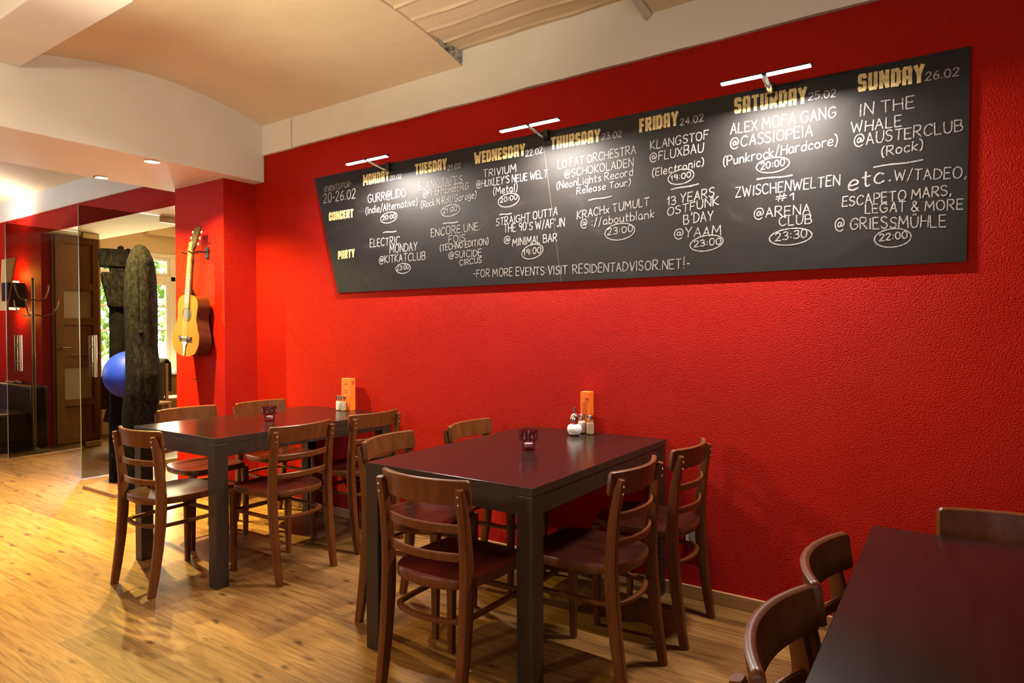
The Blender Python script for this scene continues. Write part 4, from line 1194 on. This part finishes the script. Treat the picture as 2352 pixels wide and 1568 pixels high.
LINES = [
('events_note','-EVENTS FOR-',-3.653,2.249,-3.369,2.253,0.035),
('events_note','20-26.02',-3.654,2.171,-3.334,2.171,0.064),
('H','CONCERT',-3.599,2.042,-3.353,2.043,0.058),
('H','PARTY',-3.508,1.770,-3.342,1.776,0.057),
('H','MONDAY',-3.257,2.242,-3.017,2.244,0.070),
('monday_concert','20.02',-3.011,2.245,-2.909,2.245,0.029),
('monday_concert','GURR@LIDO',-3.211,2.125,-2.875,2.128,0.052),
('monday_concert','(Indie/Alternative)',-3.234,2.051,-2.775,2.062,0.046),
('monday_concert','20:00',-3.078,1.997,-2.963,2.001,0.026),
('monday_concert','O',-3.022,2.008,0.077,0.032,0.000),
('monday_concert','_',-3.074,1.916,-2.957,1.915,0.000),
('monday_party','ELECTRIC',-3.195,1.830,-2.929,1.831,0.050),
('monday_party','MONDAY',-3.015,1.779,-2.779,1.782,0.051),
('monday_party','@KITKATCLUB',-3.112,1.719,-2.712,1.720,0.047),
('monday_party','23:00',-2.953,1.663,-2.849,1.669,0.030),
('monday_party','O',-2.899,1.675,0.067,0.030,0.000),
('H','TUESDAY',-2.792,2.249,-2.536,2.249,0.067),
('tuesday_concert','21.02',-2.528,2.240,-2.431,2.242,0.029),
('tuesday_concert','BLANK TAPES',-2.766,2.154,-2.417,2.154,0.043),
('tuesday_concert','@PFEFFERBERG',-2.727,2.104,-2.370,2.110,0.041),
('tuesday_concert','(Rock N Roll/Garage)',-2.744,2.040,-2.314,2.052,0.040),
('tuesday_concert','21:00',-2.567,1.987,-2.457,1.993,0.027),
('tuesday_concert','O',-2.509,1.999,0.070,0.035,0.000),
('tuesday_concert','_',-2.565,1.925,-2.450,1.925,0.000),
('tuesday_party','ENCORE.UNE.',-2.662,1.854,-2.285,1.865,0.046),
('tuesday_party','FOIS',-2.522,1.804,-2.397,1.808,0.043),
('tuesday_party','(TECHNO EDITION)',-2.592,1.763,-2.228,1.776,0.035),
('tuesday_party','@SUICIDE',-2.523,1.713,-2.277,1.712,0.039),
('tuesday_party','CIRCUS',-2.440,1.665,-2.278,1.673,0.034),
('H','WEDNESDAY',-2.328,2.249,-1.974,2.245,0.067),
('wednesday_concert','22.02.',-1.970,2.238,-1.852,2.242,0.033),
('wednesday_concert','TRIVIUM',-2.261,2.162,-2.036,2.165,0.042),
('wednesday_concert',"@HUXLEY'S NEUE WELT",-2.312,2.110,-1.832,2.107,0.040),
('wednesday_concert','(Metal)',-2.192,2.054,-2.026,2.057,0.041),
('wednesday_concert','20:00',-2.144,2.005,-2.028,2.011,0.027),
('wednesday_concert','O',-2.086,2.012,0.075,0.035,0.000),
('wednesday_concert','_',-2.149,1.936,-2.065,1.936,0.000),
('wednesday_party','STRAIGHT OUTTA',-2.172,1.876,-1.769,1.896,0.041),
('wednesday_party',"THE 90'S W/AF'JN",-2.118,1.833,-1.726,1.833,0.044),
('wednesday_party','@',-2.116,1.771,-2.076,1.772,0.038),
('wednesday_party','MINIMAL BAR',-2.060,1.753,-1.772,1.758,0.041),
('wednesday_party','19:00',-1.985,1.694,-1.874,1.702,0.033),
('wednesday_party','O',-1.928,1.712,0.072,0.037,0.000),
('footer_note','-FOR MORE EVENTS:VISIT',-2.336,1.591,-1.710,1.579,0.044),
('footer_note','RESIDENTADVISOR.NET!-',-1.675,1.578,-1.046,1.572,0.046),
('H','THURSDAY',-1.809,2.250,-1.514,2.245,0.066),
('thursday_concert','23.02',-1.507,2.252,-1.396,2.250,0.031),
('thursday_concert','LO FAT ORCHESTRA',-1.765,2.142,-1.319,2.156,0.041),
('thursday_concert','@SCHOKOLADEN',-1.724,2.089,-1.332,2.094,0.040),
('thursday_concert','(NeonLights Record',-1.773,2.034,-1.334,2.049,0.037),
('thursday_concert','Release Tour)',-1.651,1.992,-1.347,2.001,0.033),
('thursday_concert','_',-1.581,1.953,-1.449,1.958,0.000),
('thursday_party','KRACHx TUMULT',-1.649,1.863,-1.249,1.891,0.040),
('thursday_party','@ ://aboutblank',-1.626,1.814,-1.223,1.828,0.040),
('thursday_party','23:00',-1.473,1.763,-1.336,1.771,0.032),
('thursday_party','O',-1.406,1.775,0.080,0.042,0.000),
('H','FRIDAY',-1.301,2.253,-1.102,2.255,0.068),
('friday_concert','24.02',-1.093,2.252,-0.982,2.253,0.031),
('friday_concert','KLANGSTOF',-1.241,2.161,-0.959,2.167,0.040),
('friday_concert','@FLUXBAU',-1.244,2.102,-0.982,2.110,0.042),
('friday_concert','(Electronic)',-1.233,2.028,-0.979,2.046,0.036),
('friday_concert','19:00',-1.138,1.995,-1.041,2.000,0.026),
('friday_concert','O',-1.089,2.008,0.066,0.033,0.000),
('friday_concert','_',-1.137,1.953,-1.003,1.963,0.000),
('friday_party','13 YEARS',-1.157,1.878,-0.931,1.896,0.041),
('friday_party','OSTFUNK',-1.156,1.830,-0.910,1.856,0.038),
('friday_party',"B'DAY",-1.074,1.781,-0.935,1.786,0.046),
('friday_party','@YAAM',-1.121,1.719,-0.899,1.714,0.044),
('friday_party','23:00',-1.024,1.670,-0.899,1.673,0.030),
('friday_party','O',-0.966,1.683,0.079,0.035,0.000),
('H','SATURDAY',-0.840,2.258,-0.535,2.245,0.072),
('saturday_concert','25.02',-0.529,2.258,-0.423,2.252,0.031),
('saturday_concert','ALEX MOFA GANG',-0.856,2.170,-0.422,2.166,0.047),
('saturday_concert','@CASSIOPEIA',-0.856,2.106,-0.513,2.105,0.046),
('saturday_concert','(Punkrock/Hardcore)',-0.889,2.030,-0.415,2.051,0.041),
('saturday_concert','20:00',-0.723,1.990,-0.624,1.994,0.030),
('saturday_concert','O',-0.673,2.003,0.066,0.034,0.000),
('saturday_concert','_',-0.740,1.949,-0.592,1.947,0.000),
('saturday_party','ZWISCHENWELTEN',-0.832,1.880,-0.407,1.882,0.044),
('saturday_party','#1',-0.659,1.840,-0.583,1.841,0.030),
('saturday_party','@ARENA',-0.752,1.776,-0.520,1.775,0.042),
('saturday_party','CLUB',-0.644,1.733,-0.514,1.732,0.039),
('saturday_party','23:30',-0.660,1.669,-0.533,1.674,0.034),
('saturday_party','O',-0.599,1.682,0.083,0.037,0.000),
('H','SUNDAY',-0.341,2.253,-0.110,2.243,0.072),
('sunday_concert','26.02',-0.106,2.250,0.001,2.245,0.031),
('sunday_concert','IN THE',-0.334,2.154,-0.144,2.151,0.047),
('sunday_concert','WHALE',-0.364,2.090,-0.186,2.087,0.043),
('sunday_concert','@AUSTERCLUB',-0.353,2.034,0.015,2.034,0.044),
('sunday_concert','(Rock)',-0.255,1.977,-0.113,1.985,0.038),
('sunday_concert','_',-0.282,1.937,-0.113,1.942,0.000),
('sunday_party','etc.',-0.374,1.853,-0.221,1.875,0.066),
('sunday_party','W/TADEO,',-0.209,1.873,0.028,1.854,0.041),
('sunday_party','ESCAPETO MARS,',-0.396,1.790,-0.019,1.795,0.040),
('sunday_party','LEGAT & MORE',-0.311,1.754,0.017,1.735,0.038),
('sunday_party','@ GRIESSMÜHLE',-0.423,1.696,-0.037,1.674,0.045),
('sunday_party','22:00',-0.260,1.637,-0.164,1.639,0.027),
('sunday_party','O',-0.214,1.645,0.067,0.035,0.000),
]
bd = thing('blackboard', 'long black chalkboard listing the week of events on the red wall', 'blackboard', (0, 0, 0))
TLx, TLz, BLx, BLz, BRx, BRz, TRx, TRz = -3.751, 2.356, -3.513, 1.543, 0.030, 1.536, 0.037, 2.349
sxt, sxb = -1.865, -1.746         # slanting seam
zt = lambda x: TLz + (TRz - TLz) * (x - TLx) / (TRx - TLx)
zb = lambda x: BLz + (BRz - BLz) * (x - BLx) / (BRx - BLx)
e = 0.0006
p1 = [(TLx, TLz), (BLx, BLz), (sxb - e, zb(sxb)), (sxt - e, zt(sxt))]
p2 = [(sxt + e, zt(sxt)), (sxb + e, zb(sxb)), (BRx, BRz), (TRx, TRz)]
for p in (p1, p2):
    q = MB().prism(p, 'y', BY, BY + 0.009, 0)
    q.mi = [0 if k < 2 else 1 for k in range(len(q.mi))]
    obj('panel', q, [M['slate'], M['raw_edge']], bd, smooth=0)
bt = MB()
for x in (-3.3, -2.3, -1.3, -0.2):
    bt.box(x - 0.03, x + 0.03, BY + 0.0095, WY - 0.001, 1.62, 2.25)
obj('batten', bt, M['raw_edge'], bd, smooth=0)
parts = []
rr = random.Random(21)
for entry, text, a, b, c, d, h in LINES:
    if entry == 'H':
        mb = MB(); write_block(mb, text, a, b, c, d, h)
        obj('stencil_heading', mb, M['cream'], bd, smooth=0)
        continue
    if text == 'O':
        mb = last
        n_ = 36
        tilt = rr.uniform(-0.02, 0.12)
        pts = []
        for k in range(n_ + 2):
            t = 2 * math.pi * k / n_ + 0.9
            q = 1 + 0.05 * math.sin(2 * t + a * 7)
            x = c * q * math.cos(t)
            pts.append((a + x, b + d * q * math.sin(t) + x * tilt))
        ribbon(mb, pts, 0.0026, 0.0008, 0.001, rr)
    elif text == '_':
        mb = MB()
        pts = [(a + (c - a) * k / 6, b + (d - b) * k / 6 + 0.002 * math.sin(k * 1.1)) for k in range(7)]
        ribbon(mb, pts, 0.0032, 0.0008, 0.001, rr)
        parts.append(('chalk_dash', mb))
    else:
        last = MB()
        write_chalk(last, text, a, b, c, d, h, rr)
        parts.append(('chalk_writing', last))
for nm, mb in parts:
    obj(nm, mb, M['chalk'], bd, smooth=0)
